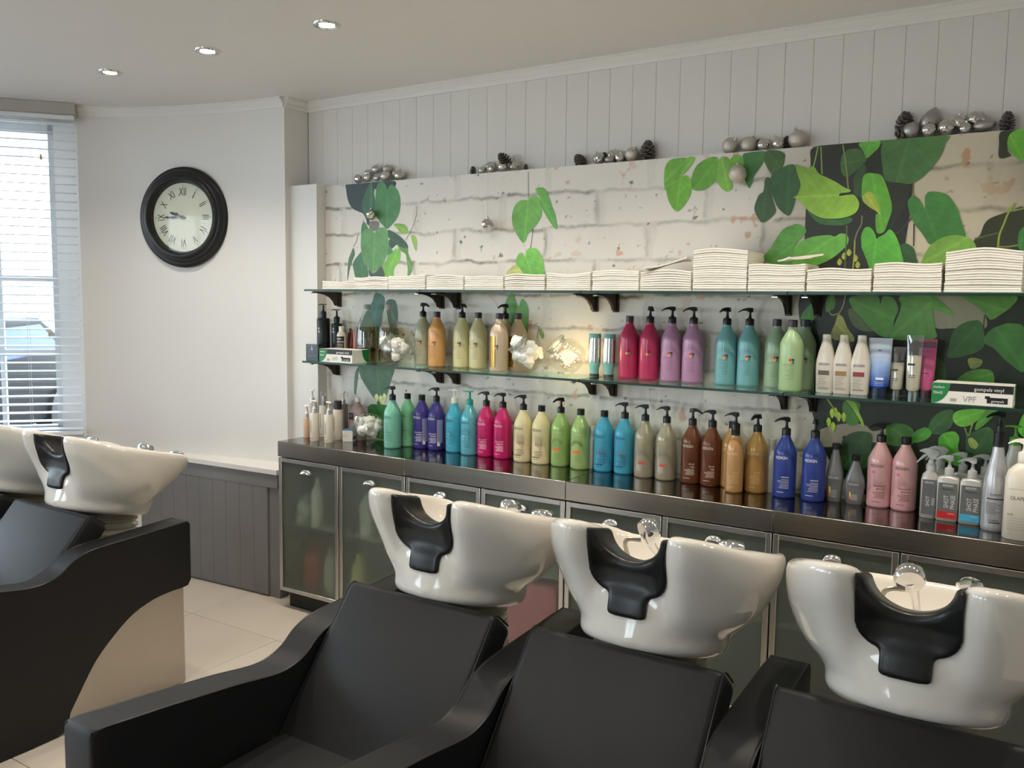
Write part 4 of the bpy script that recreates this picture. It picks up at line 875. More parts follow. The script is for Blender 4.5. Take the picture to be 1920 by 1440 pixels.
# ================================================================ glass sweet jars
M_JAR = thin_glass('jar_glass', (.95, .97, .96), .10, .02)
M_COT = mat('cotton_wool', C(244, 240, 232), .9, bump=(60, .5), sheen=.3)
def jar(px, py, yc, z, R_, tip, turn, lab, fill, lights=False, short=''):
    """squat round jar lying tilted on its flattened side, mouth up to the left"""
    x = on(px, py, 1, yc)[0]; t = thing('glass_jar', lab, 'jar', (x, yc, z), turn, 'tilted glass jars')
    prof = [(0, -.86), (.5, -.86), (.78, -.80), (.95, -.55), (1.0, -.15), (.97, .2), (.85, .5), (.66, .68), (.60, .76), (.60, .90), (.64, .93), (.64, 1.0), (.58, 1.01)]
    low = min(-a*R_*abs(math.sin(tip))+b*R_*math.cos(tip) for a, b in prof); M = Matrix.Translation((0, 0, .0005-low)) @ Matrix.Rotation(tip, 4, 'Y')
    MB().lathe([(a*R_, b*R_) for a, b in prof], 40, (0, 0, 0), M, False).build('glass', M_JAR, t)
    MB().lathe([(.60*R_, .76*R_), (.655*R_, .78*R_), (.655*R_, .84*R_), (.61*R_, .86*R_), (.60*R_, .93*R_), (.66*R_, .95*R_), (.66*R_, 1.0*R_), (.58*R_, 1.02*R_), (.57*R_, .76*R_)], 40, (0, 0, 0), M, False).build('rim', mat('jar_rim_glass', C(222, 226, 222), .06, trans=.85, ior=1.3), t)
    mw = t.matrix_basis
    rr = random.Random(px)
    L = Matrix.Translation((x, yc, z)) @ Matrix.Rotation(turn, 4, 'Z')
    for k in range(fill):
        a = rr.random()*2*math.pi; q = rr.random()**.5*R_*.55; zz = (-.5+1.0*rr.random())*R_*.8 if k < fill*.8 else R_*(.55+.45*rr.random()); 
        if zz > .5*R_: q *= .55
        p = L @ M @ Vector((q*math.cos(a), q*math.sin(a), zz)); s = R_*(.26+.10*rr.random())
        mb = MB().sphere((0, 0, 0), 1, 14, 9)
        ph = [rr.random()*6 for _ in range(3)]
        mb.v = [tuple(np.array(v)*(1+.13*math.sin(5*v[0]+ph[0])+.13*math.sin(5*v[1]+ph[1])+.1*math.sin(6*v[2]+ph[2]))*s) for v in mb.v]
        mb.build('cotton_ball', M_COT, None, p, 80, label='white cotton wool ball in the '+short, cat='cotton ball', group='cotton balls in the jars')
    if lights:
        M_LED = mat('fairy_light_glow', (1, .8, .4), .3, emit=(1, .74, .34), estr=45)
        s = thing('fairy_lights', 'string of warm white fairy lights glowing inside a tilted jar', 'fairy lights', (0, 0, 0))
        pts = []
        for k in range(26):
            a = k*2.4; q = R_*(.25+.5*rr.random()); zz = R_*(-.7+1.3*k/26+.2*rr.random()); pts.append(L @ M @ Vector((q*math.cos(a), q*math.sin(a), min(zz, .6*R_))))
        MB().tube(catmull(pts, 5), .0005, 5).build('wire', mat('copper_wire', C(190, 130, 70), .3, 1.), s)
        for p in pts: MB().sphere(p, .0019, 8, 6).build('led', M_LED, s)
        li = bpy.data.lights.new('fairy_glow', 'POINT'); li.energy = .8; li.color = (1, .72, .35); li.shadow_soft_size = .04; lo = bpy.data.objects.new('fairy_glow', li); COL.objects.link(lo); lo.parent = s; lo.location = L @ M @ Vector((0, 0, 0))
        for k in range(5):
            p = L @ M @ Vector((R_*(-.3+.15*k), R_*.1, -.55*R_)); MB().sphere((0, 0, 0), .008, 8, 6, (1.3, .8, .6)).build('dried_petal', mat('dried_petal', C(150, 120, 130), .8), None, p, label='dried mauve petal at the bottom of the fairy light jar', cat='petal', group='dried petals in the jar')
Z2 = 1.284; Z1 = 1.648
jar(744, 690, 3.232, Z2, .072, -.95, .5, 'tilted glass jar of cotton wool on the lower shelf, behind the glove box', 24, short='jar behind the glove box')
jar(990, 700, 3.25, Z2, .076, -.8, .75, 'tilted glass jar of cotton wool on the lower shelf, beside the fairy light jar', 24, short='jar beside the fairy lights')
jar(1062, 707, 3.262, Z2, .078, -.8, .8, 'tilted glass jar holding glowing fairy lights', 0, True)
jar(694, 834, 3.262, ZW, .074, -1.1, .4, 'tilted glass jar of cotton wool on the worktop', 24, short='jar on the worktop')
# ================================================================ lower glass shelf
GP2 = 'bottles lined up on the lower glass shelf'
M_PLUM = mat('plum_cap', C(62, 50, 58), .3)
def pur(px, py, yc, col, top, lab, ang=.0, ink=(120, 112, 100), pearl=0., gold=False, capm=None, rot=0):
    pr = [(ink, [('r', -.020, .022, .0985, .1000), ('r', -.020, .022, .0925, .0935)]+lines(-.012, .022, .040, .086, 7, 'r', px))]
    if gold: pr = [((150, 118, 66), [('r', -.030, .010, .020, .160)])]+pr
    return liter('shampoo_bottle', px, py, yc, Z2, col, top, lab, GP2, pr, ang, pearl, capm, rot, 1., True)
MATS_G = mat('ink_150_118_66', C(196, 160, 90), .18, .95)
pur(793, 690, 3.342, (190, 188, 160), 'pump', 'pale olive pump bottle half hidden behind the orange bottle', 2.9)
pur(819, 690, 3.315, (226, 168, 104), 'cap', 'orange capped bottle with a four-colour emblem', capm=M_PLUM)
pur(866, 692, 3.345, (222, 214, 160), 'pump', 'pale yellow pump bottle with a four-colour emblem', 2.6)
pur(896, 694, 3.343, (218, 210, 164), 'cap', 'pale yellow capped bottle with a four-colour emblem', capm=M_PLUM)
pur(935, 700, 3.262, (216, 194, 168), 'cap', 'champagne bottle with a shiny gold label, standing forward', pearl=.35, gold=True, capm=M_PLUM)
pur(970, 700, 3.335, (200, 176, 150), 'cap', 'champagne bottle with a gold label behind the cotton jar', pearl=.35, gold=True, capm=M_PLUM)
t = pur(946, 696, 3.350, (214, 192, 166), 'pump', 'champagne pump bottle hidden behind the forward gold-label bottle', 1.3, pearl=.35)
PKM = (190, 48, 94)
pur(1178, 712, 3.338, PKM, 'cap', 'raspberry pink capped bottle with a four-colour emblem', ink=(160, 30, 80), capm=M_PLUM)
pur(1216, 715, 3.335, PKM, 'pump', 'raspberry pink pump bottle with a four-colour emblem', 2.2, ink=(160, 30, 80))
LIL = (184, 138, 172)
pur(1257, 719, 3.333, LIL, 'pump', 'lilac pump bottle beside the raspberry pink one', .5, ink=(120, 84, 116))
pur(1297, 722, 3.333, LIL, 'pump', 'lilac pump bottle beside an empty stretch of shelf', .05, ink=(120, 84, 116))
TEA = (118, 176, 180)
pur(1359, 727, 3.333, TEA, 'pump', 'turquoise pump bottle beside an empty stretch of shelf', 1.2, ink=(60, 96, 104))
pur(1401, 730, 3.333, TEA, 'pump', 'turquoise pump bottle beside the pale green bottles', .2, ink=(60, 96, 104))
SGR = (156, 182, 148)
pur(1452, 732, 3.343, SGR, 'cap', 'pale green capped bottle behind its forward twin, on the turquoise side', ink=(90, 112, 84), capm=M_PLUM)
pur(1481, 737, 3.248, (170, 200, 150), 'cap', 'pale green capped bottle standing forward of two twins', ink=(90, 112, 84), capm=M_PLUM)
pur(1505, 735, 3.343, SGR, 'cap', 'pale green capped bottle behind its forward twin, beside the white bottles', ink=(90, 112, 84), capm=M_PLUM)
for px, py, c3, lab in ((1546, 738, (96, 86, 78), 'white cone-necked bottle with a grey-brown label'), (1578, 741, (150, 118, 70), 'white cone-necked bottle with a mustard label'), (1611, 744, (140, 52, 58), 'white cone-necked bottle with a dark red label')):
    t = plain('treatment_bottle', px, py, 3.272, Z2, [(0, .028, .019, 4), (.004, .0305, .021, 4), (.10, .0335, .023, 4), (.118, .0325, .0225, 3.6), (.150, .026, .02, 3), (.190, .0155, .0145, 2.3), (.194, .0150, .0150, 2), (.212, .0155, .0155, 2), (.213, .013, .013, 2)], (218, 210, 196), lab, GP2)
    flat_print(t, -.0236, [(c3, [('r', -.021, .017, .066, .082), ('r', -.021, .017, .016, .0185)]), ((60, 56, 52), [('t', 'REDKEN', -.002, .101, .0125)]+[('r', -.021, .010-.004*(i % 3), .058-.006*i, .0588-.006*i) for i in range(7)])])
# tubes standing on their caps
def tube_thing(px, py, yc, w2, h, col, lab, capc, caph=.02, m=None, prints=(), top=None, cr=None):
    x = on(px, py, 1, yc)[0]; t = thing('cream_tube', lab, 'tube', (x, yc, Z2+.0003), 0, GP2); cr = cr or w2*.72
    capm = capc if not isinstance(capc, tuple) else plastic(capc)
    MB().lathe([(0, 0), (cr, 0), (cr, caph), (0, caph)], 26).build('cap', capm, t)
    MB().loft([(caph, cr*.9, cr*.9, 2), (caph+.008, w2*.86, cr*1.02, 2.1), (h*.5, w2*.95, cr*.75, 2.2), (h*.85, w2, cr*.25, 2.3), (h*.97, w2*1.02, .0022, 3), (h, w2*1.02, .002, 3)], 36).build('body', m or plastic(col, .3), t, smooth=60)
    return t
t = tube_thing(1646, 742, 3.288, .039, .205, (70, 110, 190), 'blue and white squeeze tube standing on a dark blue cap', (24, 34, 66), .028)
M_FADE = mat('blue_fade'); nt = M_FADE.node_tree; tc = nt.nodes.new('ShaderNodeTexCoord'); sp = nt.nodes.new('ShaderNodeSeparateXYZ'); rp = nt.nodes.new('ShaderNodeValToRGB'); mr = nt.nodes.new('ShaderNodeMapRange'); nz = nt.nodes.new('ShaderNodeTexNoise'); nz.inputs['Scale'].default_value = 45
ad = nt.nodes.new('ShaderNodeMath'); ad.operation = 'MULTIPLY_ADD'; ad.inputs[1].default_value = .05; nt.links.new(tc.outputs['Object'], sp.inputs[0]); nt.links.new(tc.outputs['Object'], nz.inputs['Vector']); nt.links.new(nz.outputs['Fac'], ad.inputs[0]); nt.links.new(sp.outputs['Z'], ad.inputs[2]); nt.links.new(ad.outputs[0], mr.inputs['Value']); mr.inputs['From Min'].default_value = .06; mr.inputs['From Max'].default_value = .2
rp.color_ramp.elements[0].color = (*C(40, 84, 186), 1); rp.color_ramp.elements[1].color = (*C(200, 206, 222), 1); e = rp.color_ramp.elements.new(.55); e.color = (*C(150, 178, 220), 1); nt.links.new(mr.outputs[0], rp.inputs[0]); nt.links.new(rp.outputs[0], nt.nodes['Principled BSDF'].inputs['Base Color']); nt.nodes['Principled BSDF'].inputs['Roughness'].default_value = .25
for ch in t.children:
    if ch.name.startswith('body'): ch.data.materials[0] = M_FADE
flat_print(t, -.030, [((226, 228, 236), [('r', -.006, .020, .058, .066)]+[('r', -.008, .020, .050-.006*i, .0508-.006*i) for i in range(3)]), ((36, 52, 110), [('r', -.002, .010, .160, .164)])])
for px, py, yc, h, lab in ((1679, 746, 3.310, .175, 'shorter clear squeeze tube half full of cream'), (1710, 749, 3.290, .218, 'taller clear squeeze tube half full of cream')):
    t = tube_thing(px, py, yc, .0265, h, (0, 0, 0), lab, thin_glass('clear_cap', (.85, .86, .84), .12, .15), .022, thin_glass('tube_film', (.86, .88, .86), .12, .06))
    MB().loft([(.024, .016, .016, 2), (.032, .0215, .0185, 2.1), (h*.5, .0235, .013, 2.2), (h*.68, .0243, .009, 2.2)], 30).build('cream_filling', plastic((232, 222, 200), .5), t, smooth=60)
    flat_print(t, -.0205, [((70, 66, 60), [('r', -.017, .006, h*.52, h*.555), ('r', -.014, .008, h*.36, h*.37), ('r', -.014, .008, h*.33, h*.34)])])
t = tube_thing(1734, 752, 3.325, .029, .205, (204, 92, 140), 'pink squeeze tube standing on a dark cap behind the glove box', (58, 34, 44), .026)
flat_print(t, -.022, [((96, 70, 78), [('r', -.0285, .0285, .176, .196)]), ((120, 40, 80), [('t', 'REDKEN', 0, .160, .010), ('r', -.018, .01, .085, .088)])])
for px, py, lab in ((1114, 709, 'turquoise and silver upturned tube beside the fairy light jar'), (1141, 712, 'turquoise and silver upturned tube beside the raspberry pink bottle')):
    x = on(px, py, 1, 3.325)[0]; t = thing('cream_tube', lab, 'tube', (x, 3.325, Z2+.0003), 0, GP2)
    MB().loft([(0, .021, .019, 2.2), (.012, .021, .019, 2.2)], 28).build('cap', M_PLUM, t)
    MB().loft([(.012, .0195, .0175, 2.2), (.035, .020, .018, 2.2), (.052, .0255, .021, 2.4), (.07, .0265, .0215, 2.4), (.178, .0265, .020, 2.4), (.184, .0255, .018, 2.4)], 32).build('body', plastic((122, 184, 182)), t, smooth=50)
    MB().loft([(.060, .0262, .0216, 2.4), (.072, .0268, .0218, 2.4), (.165, .0268, .0205, 2.4)], 32).build('mirror_label', mat('mirror_label', C(205, 205, 200), .12, 1.), t, smooth=50)
# ---- left end of the lower shelf
GK = 'black bottles at the shelf end'
M_NAVY = mat('black_bottle_plastic', C(24, 26, 30), .32)
ank = [('d', 0, .163, .004), ('r', -.001, .001, .149, .165), ('r', -.008, .008, .143, .1455), ('r', -.0055, .0055, .1475, .149)]
for px, py, yc, r, h, lab in ((607, 676, 3.305, .034, .215, 'larger matt black pump bottle with a small white emblem'), (632, 676, 3.335, .0275, .188, 'smaller matt black pump bottle with a small white emblem')):
    x = on(px, py, 1, yc)[0]; t = thing('pump_bottle', lab, 'bottle', (x, yc, Z2+.0003), 0, GK)
    MB().lathe([(0, 0), (r*.94, 0), (r, .004), (r, h-.005), (r*.93, h), (r*.45, h+.004), (r*.45, h+.010), (0, h+.010)], 32).build('body', M_NAVY, t)
    pump_parts(t, h+.008, M_BLACK, .0 if r > .03 else .15, .0155, 1)
    obj('emblem', wrap([(q[0], *([q[1], q[2], q[3]] if q[0] == 'd' else [q[1], q[2], q[3], q[4]])) for q in ank], INK((214, 216, 218)), r+.0003), t, kind='stuff')
x, y = on(590, 675, 2, Z2)[:2]
t = thing('black_carton', 'glossy black carton with a white emblem at the shelf end', 'box', (-3.232, 3.208, Z2+.0003), .08)
MB().rbox(-.040, .040, -.033, .033, 0, .085, .001, 1).build('carton', mat('black_card', C(26, 32, 42), .2, coat=.5), t)
flat_print(t, -.0333, [((206, 222, 236), [('r', -.0012, .0012, .062, .078), ('r', -.006, .006, .060, .0625), ('r', -.0085, .0085, .056, .0575)]), ((96, 110, 124), [('r', -.018, .018, .045, .0456), ('r', -.014, .014, .039, .0396)]+[('r', -.024+.018*i, -.012+.018*i, .022, .030) for i in range(3)])])
t = plain('stain_remover', 641, 676, 3.312, Z2, [(0, .0245, .0245, 2), (.003, .026, .026, 2), (.128, .026, .026, 2), (.140, .023, .023, 2), (.150, .0145, .0145, 2), (.153, .0138, .0138, 2)], (232, 220, 200), 'small white bottle with a black label reading stain remover', GK); flip_cap(t, .152, mat('white_plastic'), .0145, .024)
obj('label', wrap([('r', -.018, .032, .050, .125)], INK((26, 25, 25)), .0263, 'label'), t)
obj('lettering', wrap([('t', 'stain', .004, .108, .016), ('t', 'remover', .008, .093, .016, 'c', .85)]+[('r', -.012, .026, .084-.007*i, .0853-.007*i) for i in range(4)], INK((228, 222, 214)), .0266), t, kind='stuff')
for px, yc, c3, lab in ((657, 3.350, (120, 54, 40), 'dark copper squeeze tube behind the white label bottle'), (666, 3.322, (150, 78, 54), 'copper squeeze tube beside the amber bottle')):
    tube_thing(px, 680, yc, .016, .165, c3, lab, (120, 60, 40), .02)
# clear bottles of amber liquid
M_AMB = mat('amber_liquid', C(196, 160, 84), .05, trans=1., ior=1.2)
for px, yc, lab in ((688, 3.322, 'large clear bottle of amber liquid with a small white-framed label'), (729, 3.330, 'large clear bottle of amber liquid half hidden by the cotton jar')):
    x = on(px, 684, 1, yc)[0]; t = thing('liquid_bottle', lab, 'bottle', (x, yc, Z2+.0003), 0, 'clear bottles of amber liquid')
    MB().lathe([(0, 0), (.047, 0), (.052, .004), (.053, .01), (.053, .15), (.050, .172), (.040, .205), (.026, .238), (.018, .256), (.0165, .262), (.0165, .27)], 40, caps=False).build('body', thin_glass('clear_bottle_glass', (.90, .94, .90), .10, .02), t)
    MB().lathe([(0, .003), (.046, .003), (.050, .007), (.0505, .012), (.0505, .150), (.048, .170), (.0455, .178), (0, .178)], 36).build('amber_liquid', thin_glass('amber_liquid_thin', (.72, .58, .30), .06, .02), t)
    MB().lathe([(0, 0), (.018, 0), (.018, .022), (.016, .026), (0, .026)], 22).build('cap', M_GT, t, (0, 0, .266))
    obj('label', wrap([('r', -.028, .030, .118, .1192), ('r', -.028, .030, .076, .0772), ('r', -.028, -.0268, .076, .119), ('r', .0288, .030, .076, .119), ('t', 'ESSENCE', -.006, .103, .0085, 'c', .8), ('r', -.02, .02, .09, .091)], INK((222, 222, 210)), .0534, 'label'), t, kind='stuff')
# ---- glove boxes
M_CARD = mat('white_card', C(232, 228, 218), .5)
def glove_box(cx, cy, rot, w2, d2, h, lab):
    t = thing('glove_box', lab, 'box', (cx, cy, Z2+.0003), rot, 'vinyl glove boxes')
    MB().rbox(-w2, w2, -d2, d2, 0, h, .001, 1).build('carton', M_CARD, t)
    y = -d2-.0003; g = [(-w2, .0), (-w2, h)]+[(-w2+.062*math.sin(a*math.pi/20)**.7 if 0 else -w2+.055*math.cos((a)*math.pi/20), h*(1-math.sin(a*math.pi/20))) for a in range(0, 11)]
    mm = MB(); mm.add([(a, y-.0003, b) for a, b in g[1:]], [tuple(range(len(g)-1))[::-1]]); mm.build('green_corner', INK((30, 124, 62)), t, smooth=0)
    flat_print(t, y, [((26, 26, 28), [('r', -w2+.03, w2, h*.62, h), ('r', w2*.38, w2*.88, h*.14, h*.42), ('r', w2*.33, w2*.45, h*.34, h*.48)]), ((150, 148, 144), [('r', -w2*.52+.0028*i, -w2*.52+.0028*i+.0016, h*.12, h*.28) for i in range(7)]), ((236, 234, 228), [('t', 'gompels vinyl', w2*.42, h*.70, .0165, .95), ('t', 'gompels', w2*.64, h*.20, .0115, .95), ('t', 'medium', -w2+.022, h*.74, .0115, .9), ('t', '70642', -w2+.019, h*.46, .0125, .95)]), ((160, 166, 160), [('t', 'VPF', -.005, h*.14, .028, .9)])])
    y2 = MB(); xx = w2+.0003
    y2.add([(xx, a, b) for a, b in [(d2, h)]+[(d2-.0, 0)]+[(d2-.05*math.sin(a*math.pi/20), h*(1-math.cos(a*math.pi/20)))[0:2] for a in range(0, 11)]], [tuple(range(13))]); y2.build('green_side', INK((30, 124, 62)), t, smooth=0)
glove_box(-3.052, 3.222, .0, .112, .060, .066, 'white and green vinyl glove box at the pipe casing end of the shelf')
glove_box(-.235, 3.222, -.02, .118, .060, .068, 'white and green vinyl glove box standing against the leafy mural')
# ================================================================ the printed vine on the mural (flat print, one piece per leaf)
def leaf_material():
    m = bpy.data.materials.new('leaf_print'); m.use_nodes = True; nt = m.node_tree; N = nt.nodes; L = nt.links; b = N['Principled BSDF']
    uv = N.new('ShaderNodeUVMap'); sp = N.new('ShaderNodeSeparateXYZ'); L.new(uv.outputs[0], sp.inputs[0]); oi = N.new('ShaderNodeObjectInfo')
    def M(op, a, bb=None, c=None):
        n = N.new('ShaderNodeMath'); n.operation = op
        for i, v in enumerate((a, bb, c)):
            if v is None: continue
            if isinstance(v, (int, float)): n.inputs[i].default_value = v
            else: L.new(v, n.inputs[i])
        return n.outputs[0]
    u, v = sp.outputs['X'], sp.outputs['Y']; au = M('ABSOLUTE', u)
    mid = M('SUBTRACT', 1, M('SMOOTH_MIN', M('MULTIPLY', au, 22), 1, .2))                 # midrib
    ph = M('MULTIPLY', M('SUBTRACT', v, M('MULTIPLY', au, .75)), 5.5)
    side = M('POWER', M('ABSOLUTE', M('COSINE', M('MULTIPLY', ph, 3.14159))), 26)         # side veins
    nz = N.new('ShaderNodeTexNoise'); nz.inputs['Scale'].default_value = 3.5; nz.inputs['Detail'].default_value = 5; L.new(uv.outputs[0], nz.inputs['Vector'])
    puff = M('MULTIPLY', M('SINE', M('MULTIPLY', ph, 6.28318)), .03)
    k = M('ADD', M('MULTIPLY', mid, .22), M('MULTIPLY', side, .04)); k = M('ADD', k, puff)
    k = M('ADD', k, M('MULTIPLY', M('SUBTRACT', nz.outputs['Fac'], .5), .9))
    k = M('ADD', k, M('MULTIPLY', u, .22)); k = M('ADD', M('SUBTRACT', k, M('MULTIPLY', v, .22)), 1.08)
    sc = N.new('ShaderNodeVectorMath'); sc.operation = 'SCALE'; L.new(oi.outputs['Color'], sc.inputs[0]); L.new(k, sc.inputs['Scale'])
    L.new(sc.outputs[0], b.inputs['Base Color']); b.inputs['Roughness'].default_value = .42; return m
M_LEAF = leaf_material()
M_FLATP = bpy.data.materials.new('flat_print'); M_FLATP.use_nodes = True
_o = M_FLATP.node_tree.nodes.new('ShaderNodeObjectInfo'); M_FLATP.node_tree.links.new(_o.outputs['Color'], M_FLATP.node_tree.nodes['Principled BSDF'].inputs['Base Color']); M_FLATP.node_tree.nodes['Principled BSDF'].inputs['Roughness'].default_value = .42
ZO = {'A': (600, 320, 9.6), 'B': (600, 420, 9.6), 'C': (1400, 240, 7.385), 'D': (1660, 230, 7.385), 'E': (1400, 380, 7.385), 'F': (1660, 380, 7.385), 'G': (1480, 540, 4.364), 'H': (1520, 700, 4.8), 'I': (900, 200, 3.692), 'K': (960, 610, 12.), 'P': (0, 0, 1.)}
def wp(win, p):
    a, b, s = ZO[win]; q = on(a+p[0]/s, b+p[1]/s, 1, YM); return np.array([q[0], max(.879, min(q[2], ZMT-.0008))])
LAYER = [0]
from mathutils.geometry import tessellate_polygon
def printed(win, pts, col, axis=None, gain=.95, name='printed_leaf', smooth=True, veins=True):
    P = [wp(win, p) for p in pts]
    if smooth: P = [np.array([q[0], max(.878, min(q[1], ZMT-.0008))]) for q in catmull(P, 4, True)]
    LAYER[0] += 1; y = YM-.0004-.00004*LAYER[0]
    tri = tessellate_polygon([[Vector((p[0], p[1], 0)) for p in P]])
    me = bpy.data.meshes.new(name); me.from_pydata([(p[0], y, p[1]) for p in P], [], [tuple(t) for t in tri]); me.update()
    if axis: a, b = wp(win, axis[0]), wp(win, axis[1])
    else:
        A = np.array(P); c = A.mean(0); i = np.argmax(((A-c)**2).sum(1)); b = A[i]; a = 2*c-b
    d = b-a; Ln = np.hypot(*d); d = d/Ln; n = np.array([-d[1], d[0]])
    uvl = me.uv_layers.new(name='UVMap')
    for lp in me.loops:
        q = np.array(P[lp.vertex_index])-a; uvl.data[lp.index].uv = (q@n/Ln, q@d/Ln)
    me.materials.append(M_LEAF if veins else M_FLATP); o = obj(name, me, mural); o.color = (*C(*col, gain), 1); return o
def stem(win, pts, col, w=.0035, gain=.95):
    P = catmull([wp(win, p) for p in pts], 5); LAYER[0] += 1; y = YM-.0004-.00004*LAYER[0]; v = []
    for i, p in enumerate(P):
        t = P[min(i+1, len(P)-1)]-P[max(i-1, 0)]; t = t/np.hypot(*t); n = np.array([-t[1], t[0]])*w/2
        v += [(p[0]+n[0], y, p[1]+n[1]), (p[0]-n[0], y, p[1]-n[1])]
    me = bpy.data.meshes.new('printed_stem'); me.from_pydata(v, [], [(2*i, 2*i+1, 2*i+3, 2*i+2) for i in range(len(P)-1)]); me.materials.append(M_FLATP); o = obj('printed_stem', me, mural); o.color = (*C(*col, gain), 1)
L_ = printed
def patch(win, pts, col, gain=.95, sm=True): printed(win, pts, col, None, gain, 'printed_patch', sm, False)  # plain flat-coloured pieces of the print: dark backing, twig, brick patches
# left vine
L_('A', [(465, 255), (470, 330), (490, 480), (530, 600), (600, 690), (700, 740), (770, 770), (830, 870), (850, 970), (890, 960), (900, 800), (960, 500), (990, 200), (940, 195), (600, 240)], (46, 64, 66), veins=False)
L_('A', [(860, 300), (800, 430), (760, 560), (770, 740), (850, 860), (980, 870), (1000, 600), (960, 330), (950, 230), (890, 240)], (58, 112, 78), ((930, 230), (880, 860)))
patch('A', [(960, 205), (1340, 185), (1345, 300), (1240, 330), (1200, 345), (1000, 335)], (48, 62, 60))
patch('A', [(890, 920), (1060, 920), (1050, 1060), (960, 1090), (900, 1060)], (128, 122, 108))
L_('A', [(1095, 210), (1160, 225), (1195, 290), (1205, 350), (1235, 300), (1270, 255), (1320, 265), (1370, 310), (1420, 390), (1450, 520), (1445, 700), (1400, 840), (1310, 960), (1210, 1050), (1130, 980), (1060, 900), (1010, 790), (990, 640), (1000, 480), (1010, 340), (1040, 240)], (80, 142, 82), ((1205, 340), (1210, 1050)))
L_('A', [(760, 960), (810, 930), (850, 1000), (870, 1060), (760, 1150), (742, 1080)], (66, 128, 78))
L_('B', [(1225, 110), (1300, 130), (1440, 220), (1550, 330), (1590, 420), (1560, 470), (1480, 440), (1390, 370), (1300, 440), (1240, 400), (1240, 300), (1260, 270), (1225, 220)], (54, 90, 68))
L_('B', [(1390, 375), (1480, 420), (1580, 440), (1590, 530), (1640, 650), (1668, 760), (1650, 870), (1600, 940), (1575, 930), (1580, 800), (1560, 650), (1540, 540), (1450, 480)], (108, 154, 76))
L_('B', [(1220, 560), (1290, 500), (1400, 440), (1450, 470), (1450, 620), (1400, 720), (1340, 800), (1310, 950), (1160, 965), (1110, 800), (1130, 760), (1200, 650)], (124, 190, 74), ((1400, 440), (1180, 990)))
L_('B', [(1240, 400), (1300, 450), (1300, 520), (1210, 560), (1215, 480)], (74, 142, 84))
L_('B', [(750, 500), (690, 560), (620, 650), (595, 740), (610, 840), (660, 980), (860, 960), (860, 790), (800, 720), (770, 600)], (64, 118, 76), ((750, 500), (760, 1000)))
patch('B', [(880, 800), (960, 890), (1060, 800), (1110, 750), (1160, 960), (920, 960)], (60, 82, 66))
L_('B', [(740, 250), (750, 180), (800, 110), (880, 85), (940, 110), (985, 160), (1020, 110), (1080, 65), (1150, 65), (1210, 110), (1230, 220), (1230, 350), (1225, 480), (1180, 640), (1100, 760), (1010, 840), (950, 890), (880, 800), (800, 700), (760, 560), (735, 400)], (98, 154, 90), ((985, 150), (960, 890)))
L_('B', [(600, 430), (630, 540), (590, 650), (540, 800), (510, 960), (495, 1020), (500, 800), (515, 640), (560, 520)], (78, 110, 74))
stem('B', [(690, 180), (660, 310), (600, 410)], (90, 110, 86)); stem('A', [(940, 470), (930, 690)], (120, 150, 120), .003)
L_('A', [(1325, 965), (1430, 950), (1530, 975), (1580, 1040), (1575, 1120), (1500, 1140), (1440, 1110), (1390, 1040)], (138, 190, 76))
L_('B', [(1640, 215), (1700, 205), (1740, 270), (1750, 370), (1735, 490), (1690, 400)], (152, 196, 94))
stem('A', [(1750, 640), (1740, 780), (1690, 960), (1600, 1150), (1540, 1250)], (130, 140, 110), .003)
L_('P', [(705, 549), (698, 566), (690, 580), (679, 602), (670, 645), (690, 660), (712, 650), (716, 600), (722, 560)], (62, 108, 92), gain=1.15)
L_('P', [(724, 566), (740, 563), (746, 585), (744, 612), (735, 630), (728, 600)], (52, 84, 66), gain=1.15)
L_('P', [(678, 680), (675, 702), (690, 730), (705, 752), (714, 766), (725, 742), (733, 715), (736, 685)], (66, 104, 74), ((706, 680), (714, 768)), gain=1.2)
L_('P', [(673, 690), (667, 738), (664, 730), (666, 700)], (80, 112, 90), gain=1.2)
for q in ((706, 745), (714, 748), (721, 744), (718, 756)): L_('P', [(q[0]-4, q[1]), (q[0], q[1]-7), (q[0]+4, q[1]), (q[0]+1, q[1]+9)], (196, 200, 140), gain=1.4, name='printed_flower')
L_('P', [(690, 765), (708, 758), (735, 764), (742, 790), (728, 822), (700, 815)], (54, 120, 50), gain=1.2)
# single twig in the middle
stem('I', [(335, 450), (336, 640)], (130, 150, 110), .003); stem('I', [(368, 830), (362, 900), (350, 985)], (110, 100, 80), .003)
L_('I', [(385, 570), (430, 560), (465, 590), (500, 690), (525, 760), (532, 850), (480, 790), (430, 700), (410, 620)], (108, 178, 80), ((395, 575), (532, 850)))
L_('I', [(335, 645), (280, 650), (240, 690), (222, 760), (230, 830), (265, 900), (305, 945), (335, 880), (390, 820), (425, 760), (428, 700), (410, 640), (385, 615), (350, 625)], (116, 182, 80), ((335, 650), (305, 945)))
L_('I', [(315, 1040), (290, 1010), (262, 1030), (250, 1080), (265, 1140), (300, 1165), (440, 1185), (443, 1100), (425, 1030), (390, 985), (350, 980), (320, 1000)], (118, 190, 76), ((318, 1040), (370, 1200)))
L_('I', [(185, 1160), (210, 1120), (245, 1095), (285, 1130), (290, 1165)], (196, 204, 116), name='printed_flower')
L_('P', [(943, 592), (950, 562), (962, 550), (972, 575), (979, 560), (990, 574), (991, 602), (984, 640), (952, 645)], (96, 154, 74), gain=1.15)
L_('K', [(610, 110), (660, 80), (700, 140), (730, 220), (705, 310), (640, 230)], (112, 156, 66), gain=1.15)
stem('K', [(340, -20), (600, 30), (590, 150), (570, 300)], (96, 100, 66), .003)
